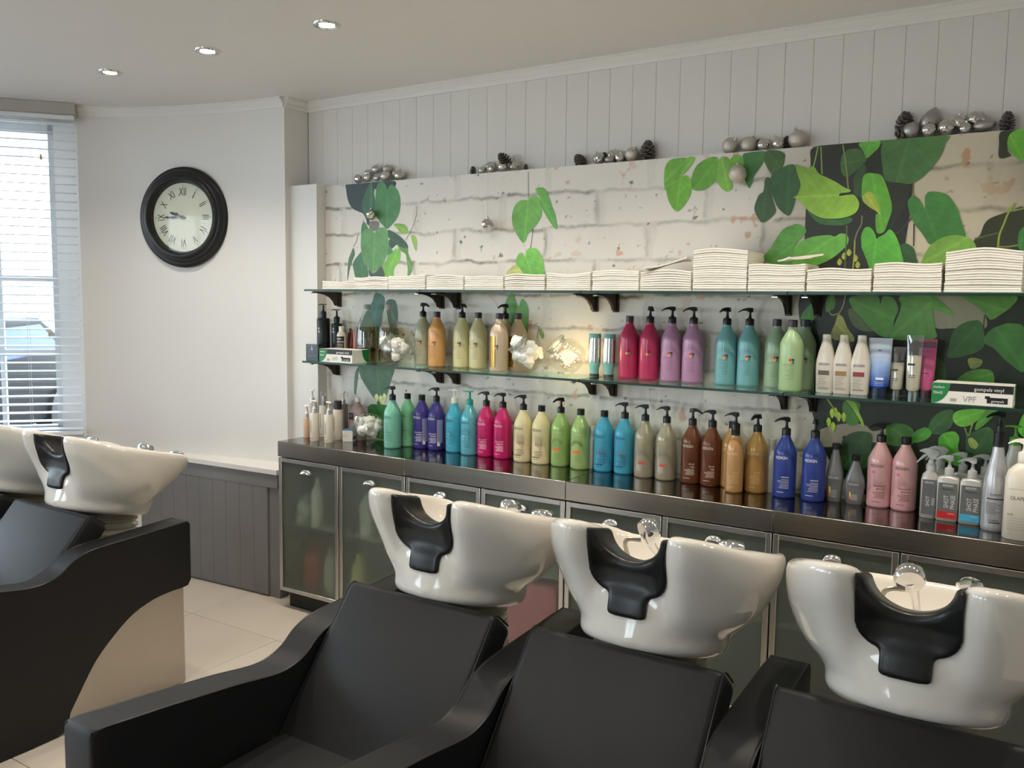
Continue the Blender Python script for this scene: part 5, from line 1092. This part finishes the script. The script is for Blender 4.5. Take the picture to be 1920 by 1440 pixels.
# right cluster, back to front
patch('P', [(1526, 276), (1600, 268), (1660, 262), (1706, 262), (1712, 330), (1700, 440), (1668, 560), (1560, 560), (1511, 560), (1511, 396), (1520, 310)], (36, 38, 28), 1.1)
patch('P', [(1500, 556), (1560, 553), (1930, 548), (1930, 1015), (1660, 970), (1560, 870), (1520, 760), (1516, 700), (1506, 640)], (30, 40, 24), 1.1)
patch('G', [(1170, 62), (1440, 62), (1560, 150), (1600, 210), (1600, 330), (1340, 330), (1190, 320), (1165, 170)], (128, 124, 104), 1.5)
patch('H', [(100, 500), (320, 450), (480, 460), (560, 520), (700, 500), (680, 600), (500, 620), (300, 560), (280, 640), (100, 660), (40, 580)], (138, 132, 110), 1.6)
L_('I', [(1310, 375), (1280, 430), (1275, 520), (1285, 580), (1330, 560), (1380, 500), (1430, 420), (1440, 358), (1360, 358)], (118, 182, 66))
L_('I', [(1440, 355), (1490, 352), (1470, 400), (1430, 450), (1380, 490), (1400, 430)], (128, 192, 76))
L_('I', [(1640, 350), (1570, 360), (1500, 410), (1465, 490), (1465, 560), (1500, 582), (1570, 570), (1640, 500), (1650, 420)], (108, 172, 60), ((1645, 360), (1480, 580)))
L_('I', [(1660, 360), (1720, 355), (1730, 420), (1740, 500), (1750, 560), (1710, 590), (1660, 550), (1640, 500)], (132, 190, 76))
L_('I', [(1390, 490), (1430, 475), (1460, 510), (1465, 580), (1450, 630), (1410, 690), (1360, 725), (1315, 670), (1295, 610), (1295, 560), (1330, 530)], (118, 186, 60), ((1390, 485), (1360, 725)))
L_('C', [(0, 345), (270, 325), (250, 440), (180, 560), (110, 660), (60, 800), (30, 830), (-30, 700), (-60, 500), (-50, 380)], (64, 122, 56), ((40, 330), (40, 830)))
L_('P', [(1368, 302), (1378, 291), (1392, 294), (1395, 310), (1385, 320), (1370, 316)], (112, 176, 56))
L_('C', [(260, 700), (330, 700), (345, 840), (370, 1000), (410, 1150), (330, 1250), (220, 1310), (150, 1230), (108, 1130), (130, 1020), (180, 920), (235, 870)], (58, 88, 50))
L_('C', [(280, 320), (420, 310), (520, 350), (530, 420), (500, 540), (420, 580), (350, 640), (270, 520), (245, 430)], (70, 104, 48))
L_('C', [(370, 620), (430, 580), (510, 540), (600, 505), (670, 520), (700, 640), (745, 790), (690, 950), (640, 1130), (585, 1215), (500, 1170), (420, 1080), (370, 960), (340, 820), (340, 680)], (52, 94, 50), ((590, 600), (560, 1215)))
L_('C', [(1310, 420), (1330, 370), (1420, 300), (1560, 290), (1650, 400), (1640, 480), (1480, 620), (1400, 680), (1330, 650), (1300, 540)], (72, 108, 54))
L_('C', [(1480, 760), (1500, 640), (1600, 520), (1660, 560), (1640, 900), (1560, 960), (1490, 900)], (56, 86, 46))
L_('C', [(850, 1150), (1000, 1240), (1200, 1270), (1440, 1240), (1450, 1300), (1300, 1350), (1030, 1330), (900, 1230)], (60, 106, 52))
L_('C', [(1560, 210), (1840, 180), (1830, 270), (1760, 340), (1665, 420), (1620, 330)], (104, 182, 66), ((1700, 190), (1665, 420)))
patch('D', [(0, 800), (320, 850), (310, 1040), (250, 1200), (120, 1400), (60, 1440), (110, 1250), (80, 1050)], (46, 52, 34))
L_('D', [(0, 245), (840, 170), (835, 280), (790, 420), (700, 560), (560, 720), (430, 820), (320, 850), (180, 830), (0, 795), (-40, 600), (-60, 400), (-40, 300)], (80, 124, 66), ((330, 225), (150, 860)))
stem('C', [(990, 262), (960, 400), (925, 540)], (148, 168, 84), .005); stem('C', [(1030, 258), (1045, 640)], (140, 160, 78), .005); stem('C', [(1335, 235), (1380, 560), (1410, 850)], (128, 148, 74), .005)
L_('C', [(680, 510), (760, 530), (860, 550), (930, 530), (1000, 630), (1100, 680), (1240, 750), (1350, 820), (1440, 860), (1420, 890), (1300, 905), (1290, 940), (1420, 925), (1490, 930), (1540, 990), (1560, 1060), (1530, 1150), (1450, 1210), (1330, 1245), (1180, 1258), (1040, 1245), (920, 1190), (820, 1110), (760, 1040), (690, 980), (645, 960), (700, 930), (750, 800), (720, 680)], (146, 192, 66), ((1290, 925), (650, 960)))
L_('C', [(1600, 760), (1620, 670), (1680, 625), (1760, 630), (1860, 650), (1920, 750), (2000, 1000), (2010, 1150), (1960, 1300), (1900, 1440), (1800, 1440), (1790, 1200), (1860, 1200), (1800, 1150), (1700, 1090), (1620, 1030), (1595, 950)], (108, 182, 60), ((1740, 640), (1880, 1440)))
L_('C', [(1600, 960), (1700, 880), (1780, 960), (1860, 1200), (1790, 1150), (1680, 1080)], (176, 196, 74))
patch('D', [(1600, 130), (1850, 90), (1740, 150), (1690, 260), (1700, 400), (1740, 460), (1580, 490), (1575, 300)], (58, 62, 40))
L_('D', [(1690, 260), (1720, 170), (1800, 110), (1930, 95), (1930, 510), (1830, 490), (1740, 420), (1700, 340)], (114, 186, 60))
L_('D', [(385, 1010), (440, 1035), (490, 1090), (546, 1195), (548, 1100), (552, 1020), (590, 968), (650, 955), (760, 965), (870, 1010), (950, 1110), (1010, 1220), (1050, 1350), (1105, 1528), (1090, 1590), (900, 1640), (640, 1690), (560, 1610), (500, 1520), (420, 1420), (350, 1300), (320, 1180), (315, 1080)], (68, 128, 58), ((550, 1190), (760, 1720)))
stem('F', [(370, 210), (270, 320), (200, 400), (110, 430)], (70, 66, 48), .005); stem('F', [(400, 290), (395, 600)], (70, 66, 48), .005); stem('D', [(390, 830), (388, 1010)], (110, 100, 70), .004)
patch('F', [(1310, 450), (1370, 300), (1450, 220), (1600, 160), (1740, 120), (1930, 90), (1930, 670), (1240, 670), (1230, 520)], (52, 58, 36))
L_('F', [(200, 600), (270, 565), (340, 590), (400, 640), (430, 760), (440, 840), (240, 860), (220, 700)], (52, 92, 46))
L_('F', [(520, 880), (540, 730), (620, 600), (720, 520), (850, 465), (980, 452), (1120, 475), (1210, 530), (1250, 590), (1230, 660), (900, 910)], (128, 178, 72))
stem('F', [(1800, 0), (1700, 150), (1640, 300), (1580, 450), (1560, 620)], (150, 172, 70), .006); stem('F', [(1920, 80), (1740, 120)], (140, 160, 70), .005); stem('F', [(1560, 420), (1240, 500)], (80, 110, 50), .005); stem('F', [(1560, 610), (1700, 610), (1910, 575)], (130, 150, 70), .005)
L_('F', [(1840, 620), (1850, 420), (1930, 350), (1930, 660)], (66, 134, 64))
L_('E', [(250, 760), (340, 620), (430, 470), (520, 360), (640, 310), (690, 295), (790, 330), (830, 400), (760, 480), (680, 560), (660, 700), (640, 860), (400, 880)], (84, 148, 58), ((690, 540), (300, 860)))
L_('E', [(640, 860), (660, 650), (700, 570), (860, 490), (1000, 460), (1150, 450), (1220, 470), (1300, 430), (1380, 440), (1415, 500), (1390, 590), (1300, 680), (1200, 760), (1070, 830), (850, 900)], (108, 178, 68), ((1220, 470), (640, 860)))
for q in ((1290, 820), (1350, 740), (1420, 690), (1510, 770), (1540, 860)): L_('E', [(q[0]-35, q[1]+10), (q[0], q[1]-50), (q[0]+35, q[1]), (q[0], q[1]+50)], (176, 184, 76), name='printed_flower')
stem('E', [(1500, 520), (1490, 760), (1465, 980)], (160, 170, 70), .005); stem('E', [(1390, 310), (1380, 600), (1360, 980)], (90, 110, 60), .005); stem('E', [(1600, 180), (1590, 300), (1530, 420), (1500, 520)], (120, 124, 90), .005)
L_('E', [(1590, 560), (1590, 450), (1630, 360), (1690, 335), (1750, 380), (1785, 450), (1800, 500), (1830, 480), (1920, 430), (1980, 370), (2050, 430), (2110, 560), (2140, 680), (2160, 860), (1920, 900), (1830, 930), (1740, 990), (1700, 900), (1650, 760), (1600, 640)], (94, 178, 62), ((1795, 490), (1740, 990)))
# between and below the shelves on the right
GN = 1.45
for pts, c in (([(480, 180), (560, 180), (640, 300), (690, 350), (600, 350), (520, 300)], (78, 92, 50)), ([(490, 90), (560, 62), (720, 62), (745, 130), (770, 70), (850, 80), (885, 140), (890, 190), (860, 260), (850, 330), (840, 400), (740, 390), (650, 310), (580, 230), (520, 170)], (76, 126, 50)), ([(920, 62), (1160, 62), (1250, 120), (1350, 210), (1330, 220), (1200, 180), (1050, 170), (920, 130)], (80, 130, 54)), ([(930, 110), (1000, 62), (1160, 70), (1170, 170), (1195, 330), (1180, 420), (850, 420), (850, 330), (900, 210)], (88, 136, 64)), ([(1430, 62), (1840, 62), (1830, 140), (1740, 210), (1650, 260), (1590, 200), (1490, 120)], (78, 126, 50)), ([(1310, 460), (1340, 360), (1420, 290), (1540, 265), (1590, 330), (1590, 480), (1460, 550), (1300, 570)], (46, 86, 40)), ([(1590, 440), (1640, 350), (1740, 300), (1820, 290), (1930, 340), (1930, 680), (1780, 600), (1680, 500)], (56, 102, 46)), ([(1370, 770), (1430, 700), (1530, 665), (1640, 670), (1675, 720), (1660, 780), (1500, 790)], (72, 120, 44)), ([(95, 240), (120, 190), (180, 130), (210, 180), (240, 200), (200, 260), (150, 300), (100, 290)], (68, 126, 46)), ([(300, 190), (310, 80), (370, 62), (375, 150), (340, 185)], (82, 132, 54)), ([(1200, 560), (1280, 640), (1270, 760), (1190, 760)], (42, 72, 36))):
    L_('G', pts, c, gain=GN)
L_('G', [(340, 390), (380, 280), (400, 220), (440, 240), (480, 330), (530, 400), (520, 440), (400, 430)], (152, 152, 76), gain=GN, name='printed_flower')
L_('G', [(1460, 590), (1500, 570), (1580, 590), (1560, 640), (1490, 660)], (112, 122, 56), gain=GN, name='printed_flower')
stem('G', [(460, 62), (440, 150), (400, 220)], (120, 136, 70), .005, GN); stem('G', [(320, 180), (350, 220), (400, 210)], (120, 136, 70), .005, GN); stem('G', [(1600, 220), (1585, 360)], (60, 60, 40), .004, GN)
GH = 1.6
for pts, c in (([(300, 250), (440, 260), (440, 350), (430, 450), (350, 465), (300, 400)], (66, 116, 46)), ([(320, 240), (400, 260), (440, 350), (480, 450), (470, 475), (430, 400), (370, 300)], (132, 170, 56)), ([(280, 640), (300, 590), (360, 540), (460, 520), (540, 540), (555, 600), (540, 720), (500, 850), (300, 860)], (42, 72, 36)), ([(690, 470), (800, 450), (900, 480), (940, 560), (900, 650), (700, 640), (680, 560)], (56, 102, 40)), ([(1400, 560), (1480, 520), (1600, 480), (1660, 560), (1660, 700), (1540, 780), (1420, 780)], (52, 86, 44)), ([(1060, 480), (1100, 400), (1180, 340), (1280, 330), (1280, 450), (1200, 540), (1090, 540)], (50, 86, 44)), ([(910, 570), (960, 510), (1040, 485), (1090, 530), (1050, 590), (940, 625)], (72, 132, 46)), ([(1150, 640), (1160, 570), (1220, 530), (1300, 525), (1340, 580), (1330, 680), (1400, 850), (1160, 760)], (86, 160, 48)), ([(1560, 320), (1680, 325), (1620, 410), (1540, 480), (1480, 510), (1500, 430)], (70, 120, 46)), ([(1280, 400), (1300, 350), (1380, 325), (1560, 320), (1540, 380), (1450, 460), (1360, 480), (1300, 450)], (90, 150, 52)), ([(1870, 520), (1880, 440), (1930, 360), (1930, 570)], (90, 160, 56))):
    L_('H', pts, c, gain=GH)
for q in ((195, 360), (225, 350), (255, 390), (300, 395), (205, 480), (165, 440)): L_('H', [(q[0]-22, q[1]-10), (q[0], q[1]-45), (q[0]+22, q[1]-5), (q[0], q[1]+45)], (156, 184, 60), gain=GH, name='printed_flower')
stem('H', [(150, 230), (200, 300), (225, 350)], (130, 150, 60), .005, GH); stem('H', [(1390, 490), (1420, 560), (1460, 440)], (110, 130, 60), .005, GH)
L_('H', [(1420, 590), (1460, 580), (1510, 640), (1480, 680), (1430, 650)], (150, 160, 80), gain=GH, name='printed_flower')
# ================================================================ folded towels on the upper shelf
M_TOW = mat('white_towel', C(240, 234, 222), .9, bump=(120, .25))
TW = .0078
stacks = [(604, 666, 529, 'at the pipe casing end'), (665, 728, 521, 'second from the pipe casing'), (728, 798, 518, 'third from the pipe casing'), (799, 869, 519, 'fourth from the pipe casing'), (871, 944, 519, 'with a curled edge above the yellow bottles'), (946, 1022, 518, 'below the small heart-shaped leaf'), (1024, 1107, 514, 'above the fairy light jar'), (1110, 1198, 508, 'above the raspberry pink bottles'), (1200, 1296, 511, 'with a lifted top towel'), (1298, 1400, 471, 'that is tall and narrow'), (1401, 1509, 497, 'under the bright trailing leaf'), (1511, 1633, 506, 'above the white bottles'), (1636, 1765, 495, 'beside the tallest end stack'), (1769, 1916, 472, 'that ends the shelf, tallest')]
YT = 3.165
for si, (a, b, yt, where) in enumerate(stacks):
    xa, xb = on(a, 545, 1, YT)[0], on(b, 545, 1, YT)[0]; H = on((a+b)/2, yt, 1, YT)[2]-Z1; n = max(2, round(H/TW)); rr = random.Random(si)
    wv = (rr.random()*6, .002+.002*rr.random(), 4+4*rr.random()); bulge = (rr.random()-.3)*.014
    for k in range(n):
        W = (xb-xa)/2-.001-rr.random()*.0015; cx = (xa+xb)/2+(rr.random()-.5)*.0015; y0 = YT-.004+rr.random()*.004; y1 = 3.375-rr.random()*.012; mb = MB(); N = 12; z0 = Z1+.0005+k*TW*H/(n*TW)
        if k == 0: z0 = Z1+.0008
        th = H/n*.985; sect = [(y1, 0), (y0+.0025, 0), (y0+.0006, th*.15), (y0, th*.5), (y0+.0006, th*.85), (y0+.0025, th), (y1, th)]
        for i in range(N+1):
            u = -1+2*i/N; lift = (k/n)*(wv[1]*(1+math.sin(wv[2]*.5*u+wv[0]))+max(bulge, 0)*(1-u*u))
            for (y, z) in sect: mb.v.append((cx+u*W, y, z0+z+max(lift, -.0005*(k > 0))))
        m = len(sect)
        for i in range(N):
            for j in range(m): p = i*m+j; q = i*m+(j+1) % m; mb.f.append((p, q, q+m, p+m))
        mb.f += [tuple(range(m))[::-1], tuple(N*m+j for j in range(m))]
        mb.build('folded_towel', M_TOW, None, label='folded white towel in the stack '+where, cat='towel', group='folded towels on the upper glass shelf', smooth=50)
# lifted towels lying askew on two stacks
def loose(pxs, z, w, lab, tiltx, rot):
    x = on(pxs, 505, 1, 3.24)[0]; mb = MB(); N = 8
    for i in range(N+1):
        for j in range(5):
            u, v = i/N*2-1, j/4*2-1; mb.v += [(u*w, v*.085, .006*math.sin(2*u+v)+.0), (u*w, v*.085, .006*math.sin(2*u+v)+.006)]
    for i in range(N):
        for j in range(4): k = (i*5+j)*2; e = k+10; mb.f += [(k+1, e+1, e+3, k+3), (k, k+2, e+2, e)]
    for i in range(N): k = i*10; mb.f += [(k, k+10, k+11, k+1), (k+8, k+9, k+19, k+18)]
    for j in range(4): k = 2*j; mb.f += [(k, k+1, k+3, k+2), (N*10+k, N*10+k+2, N*10+k+3, N*10+k+1)]
    o = mb.build('folded_towel', M_TOW, None, (x, 3.245, z), 50, label=lab, cat='towel', group='folded towels on the upper glass shelf'); o.rotation_euler = (.0, tiltx, rot)
loose(1252, Z1+.105, .085, 'white towel lying lifted at an angle on top of its stack', -.20, .25)
loose(1498, Z1+.122, .06, 'white towel corner poking out sideways from the top of its stack', -.05, .5)
# ================================================================ baubles and pine cones on the mural ledge
M_SIL = mat('silver_bauble', C(206, 204, 200), .10, 1.); M_SATIN = mat('satin_silver_bauble', C(178, 176, 174), .38, .9); M_GLIT = mat('glitter_bauble', C(204, 196, 186), .32, .75, bump=(420, .9))
M_CONE = mat('pine_cone_scale', C(104, 96, 90), .7, var=(60, .45)); M_CONEL = mat('pine_cone_core', C(44, 36, 30), .9)
GB = 'silver baubles on the mural ledge'
def bauble(win, cx, cy, r, kind, lab, y=3.427, squash=(1, 1, 1), tiltb=0, hang=None):
    a, b, s = win; p = on(a+cx/s, b+cy/s, 1, y); dep = float((p-CAM)@AXF); R_ = r/s/F_PX*dep
    if not hang: p[2] = max(p[2], ZMT+R_*squash[2]+.0008)
    m = {'m': M_SIL, 's': M_SATIN, 'g': M_GLIT, 'd': M_SIL}[kind]; t = thing('bauble', lab, 'bauble', p, rng.random()*6, GB)
    if kind == 'd': MB().sphere((0, 0, 0), R_, 22, 13).build('ball', m, t, smooth=0)
    else: 
        o = MB().sphere((0, 0, 0), R_, 28, 18, squash).build('ball', m, t, smooth=80)
    q = MB().lathe([(0, 0), (R_*.22, 0), (R_*.22, R_*.22), (R_*.12, R_*.28), (0, R_*.28)], 14, (0, 0, R_*.95*squash[2])).tube([(-R_*.1, 0, R_*1.2*squash[2]), (-R_*.1, 0, R_*1.38*squash[2]), (0, 0, R_*1.46*squash[2]), (R_*.1, 0, R_*1.38*squash[2]), (R_*.1, 0, R_*1.2*squash[2])], R_*.03, 5).build('cap', M_SIL, t)
    if hang: 
        MB().tube([(0, 0, R_*1.4), (0, 0, hang-p[2])], .0006, 5).build('string', mat('clear_thread', C(190, 190, 184), .4), t)
    else: t.rotation_euler = (rng.random()*1.2-.2, rng.random()*.8-.4+tiltb, rng.random()*6)
    return t
def cone_meshes():
    out = []
    for seed in (0, 1):
        mb = MB(); n = 52; r = random.Random(seed)
        for k in range(n):
            f = k/n; z = f*.9; a = k*2.39996; R0 = (.10+.36*math.sin(math.pi*(.18+.78*f))**.9); el = .15+1.05*f**1.2; L = .26*(1-.4*f); w = .145*(1-.35*f)
            d = Vector((math.cos(a)*math.cos(el), math.sin(a)*math.cos(el), math.sin(el))); sd = Vector((-math.sin(a), math.cos(a), 0)); up = sd.cross(d)*-1
            b0 = Vector((math.cos(a)*R0*.35, math.sin(a)*R0*.35, z)); tip = b0+d*(R0*.40+L*.45)
            v = [b0-sd*w*.35, b0+sd*w*.35, tip-d*.05-sd*w-up*.02, tip-d*.05+sd*w-up*.02, tip+up*.016, b0+up*.03-sd*w*.2, b0+up*.03+sd*w*.2, tip-d*.05-sd*w*.8+up*.022, tip-d*.05+sd*w*.8+up*.022]
            mb.add(v, [(0, 2, 3, 1), (2, 4, 3), (5, 6, 8, 7), (7, 8, 4), (0, 5, 7, 2), (1, 3, 8, 6), (2, 7, 4), (3, 4, 8)])
        out.append(mb.mesh('scales', M_CONE, 25))
    return out
CONES = cone_meshes(); CORE = MB().lathe([(0, 0), (.10, .02), (.17, .2), (.17, .5), (.10, .8), (0, .92)], 12).mesh('core', M_CONEL)
def cone(win, cx, cyb, h, lab, lean=(0, 0), y=3.427, k=0):
    a, b, s = win; p = on(a+cx/s, b+cyb/s, 1, y); dep = float((p-CAM)@AXF); H = h/s/F_PX*dep; p[2] = max(p[2], ZMT+.001)
    t = thing('pine_cone', lab, 'pine cone', p, 0, 'pine cones on the mural ledge'); t.scale = (H, H, H); t.rotation_euler = (lean[0], lean[1], k)
    obj('scales', CONES[k % 2], t, kind='stuff'); obj('core', CORE, t)
W1 = (640, 300, 13.714); c1 = 'in the heap above the dark leaves next to the pipe casing'
bauble(W1, 440, 485, 118, 'd', 'mirrored silver bauble nearest the pipe casing')
bauble(W1, 690, 345, 105, 'm', 'dark reflecting bauble at the back of the first heap', 3.445)
bauble(W1, 685, 452, 112, 'm', 'smooth silver bauble second along the front of the first heap', 3.412)
bauble(W1, 900, 240, 118, 'm', 'smooth silver bauble perched on top of the first heap', 3.432)
bauble(W1, 915, 465, 82, 'm', 'smallest silver bauble in the first heap', 3.408)
bauble(W1, 1140, 415, 140, 'm', 'large smooth bauble at the front centre of the first heap', 3.418)
bauble(W1, 1190, 245, 122, 'g', 'glittery bauble perched on top of the first heap', 3.438)
bauble(W1, 1390, 355, 100, 'g', 'small glittery bauble towards the clear end of the first heap', 3.446)
bauble(W1, 1500, 410, 140, 'd', 'mirrored bauble closing the first heap on its clear end', 3.425)
W2 = (860, 270, 12.8)
cone(W2, 345, 745, 210, 'small upright pine cone starting the second heap', (0, 0), 3.427, 0)
bauble(W2, 565, 650, 95, 'd', 'small mirrored bauble beside the upright cone of the second heap')
bauble(W2, 760, 540, 120, 'd', 'mirrored bauble at the back of the second heap', 3.444)
bauble(W2, 780, 620, 108, 'd', 'mirrored bauble at the front of the second heap', 3.412)
bauble(W2, 1068, 590, 132, 'm', 'smooth silver bauble below the tipped cone of the second heap', 3.418)
bauble(W2, 1345, 565, 132, 'd', 'mirrored bauble beyond the tipped cone of the second heap')
cone(W2, 1190, 450, 340, 'tipped pine cone resting on top of the second heap', (.25, -1.05), 3.432, 1)
cone(W2, 1610, 640, 160, 'stubby pine cone closing the second heap', (0, 0), 3.427, 2)
W3 = (1070, 250, 10.667)
cone(W3, 250, 640, 300, 'leaning pine cone starting the third heap', (.1, .75), 3.420, 3)
cone(W3, 660, 560, 180, 'small pine cone peeping out at the back of the third heap', (0, .1), 3.447, 0)
bauble(W3, 560, 550, 122, 'd', 'mirrored bauble between the two small cones of the third heap', 3.415)
bauble(W3, 845, 450, 122, 'd', 'mirrored flattened bauble at the back of the third heap', 3.440, (1, .8, .8))
bauble(W3, 785, 555, 98, 's', 'satin bauble lying low in the third heap', 3.412, (1.1, .9, .75))
bauble(W3, 985, 540, 95, 'd', 'small mirrored bauble beside the large glitter bauble of the third heap', 3.412)
bauble(W3, 1070, 450, 95, 's', 'satin bauble hidden behind the large glitter bauble', 3.447)
bauble(W3, 1230, 445, 150, 'g', 'large warm glitter bauble beside the upright cone of the third heap', 3.425)
cone(W3, 1540, 545, 400, 'tall upright pine cone closing the third heap', (0, 0), 3.427, 1)
W4 = (1340, 240, 10.105)
for q, lab in ((('g', 290, 420, 155), 'glitter bauble starting the fourth heap'), (('g', 640, 360, 150), 'glitter bauble with a little tuft behind it in the fourth heap'), (('m', 920, 325, 120), 'shiny smooth bauble in the middle of the fourth heap'), (('d', 1200, 365, 130), 'pale mirrored bauble in the fourth heap'), (('g', 1570, 320, 175), 'largest glitter bauble closing the fourth heap')): bauble(W4, q[1], q[2], q[3], q[0], lab)
cone(W4, 610, 300, 110, 'tiny pine cone tip behind the second glitter bauble of the fourth heap', (0, 0), 3.450, 0); cone(W4, 810, 330, 130, 'tiny pine cone beside the shiny bauble of the fourth heap', (0, .4), 3.450, 1); cone(W4, 1370, 390, 250, 'narrow pine cone beside the largest glitter bauble', (0, .3), 3.447, 2)
W5 = (1640, 195, 6.857)
cone(W5, 370, 390, 290, 'tall pine cone standing at the start of the last heap', (0, .05), 3.437, 0)
cone(W5, 300, 440, 260, 'pine cone lying down in front of the tall one in the last heap', (.5, -.9), 3.415, 3)
bauble(W5, 465, 375, 108, 's', 'satin bauble beside the lying pine cone of the last heap', 3.420)
t = bauble(W5, 710, 220, 118, 's', 'large satin silver drop standing in the last heap', 3.438); t.rotation_euler = (0, .35, 0)
for ch in list(t.children): bpy.data.objects.remove(ch)
MB().lathe([(0, -.040), (.012, -.038), (.024, -.030), (.031, -.016), (.032, -.002), (.028, .014), (.020, .030), (.010, .042), (.004, .048), (0, .050)], 28).build('drop', M_SATIN, t, smooth=80)
bauble(W5, 690, 375, 92, 'm', 'shiny bauble below the satin drop', 3.410)
bauble(W5, 920, 320, 112, 'm', 'shiny bauble next to the satin drop', 3.420)
bauble(W5, 1085, 240, 95, 'm', 'shiny bauble resting on the others in the last heap', 3.438)
bauble(W5, 1290, 195, 100, 'm', 'highest shiny bauble of the last heap', 3.440)
bauble(W5, 1160, 355, 76, 'm', 'smallest shiny bauble of the last heap', 3.410)
t = bauble(W5, 1405, 280, 105, 's', 'satin egg-shaped bauble lying in the last heap', 3.425, (1.35, .9, .72)); t.rotation_euler = (0, -.1, 0)
cone(W5, 1700, 340, 240, 'round pine cone closing the last heap', (0, 0), 3.427, 1)
# baubles hung on threads in front of the mural
bauble((0, 0, 1.), 696, 402, 9.3, 'd', 'mirrored bauble hanging in front of the dark leaves', 3.362, hang=ZMT+.001)
bauble((0, 0, 1.), 914, 421, 11.5, 'd', 'mirrored bauble hanging in front of the bare bricks', 3.345, hang=ZMT+.001)
bauble((0, 0, 1.), 1383, 326, 16.8, 'g', 'glitter bauble hanging in front of the leaves', 3.352, hang=ZMT+.001)
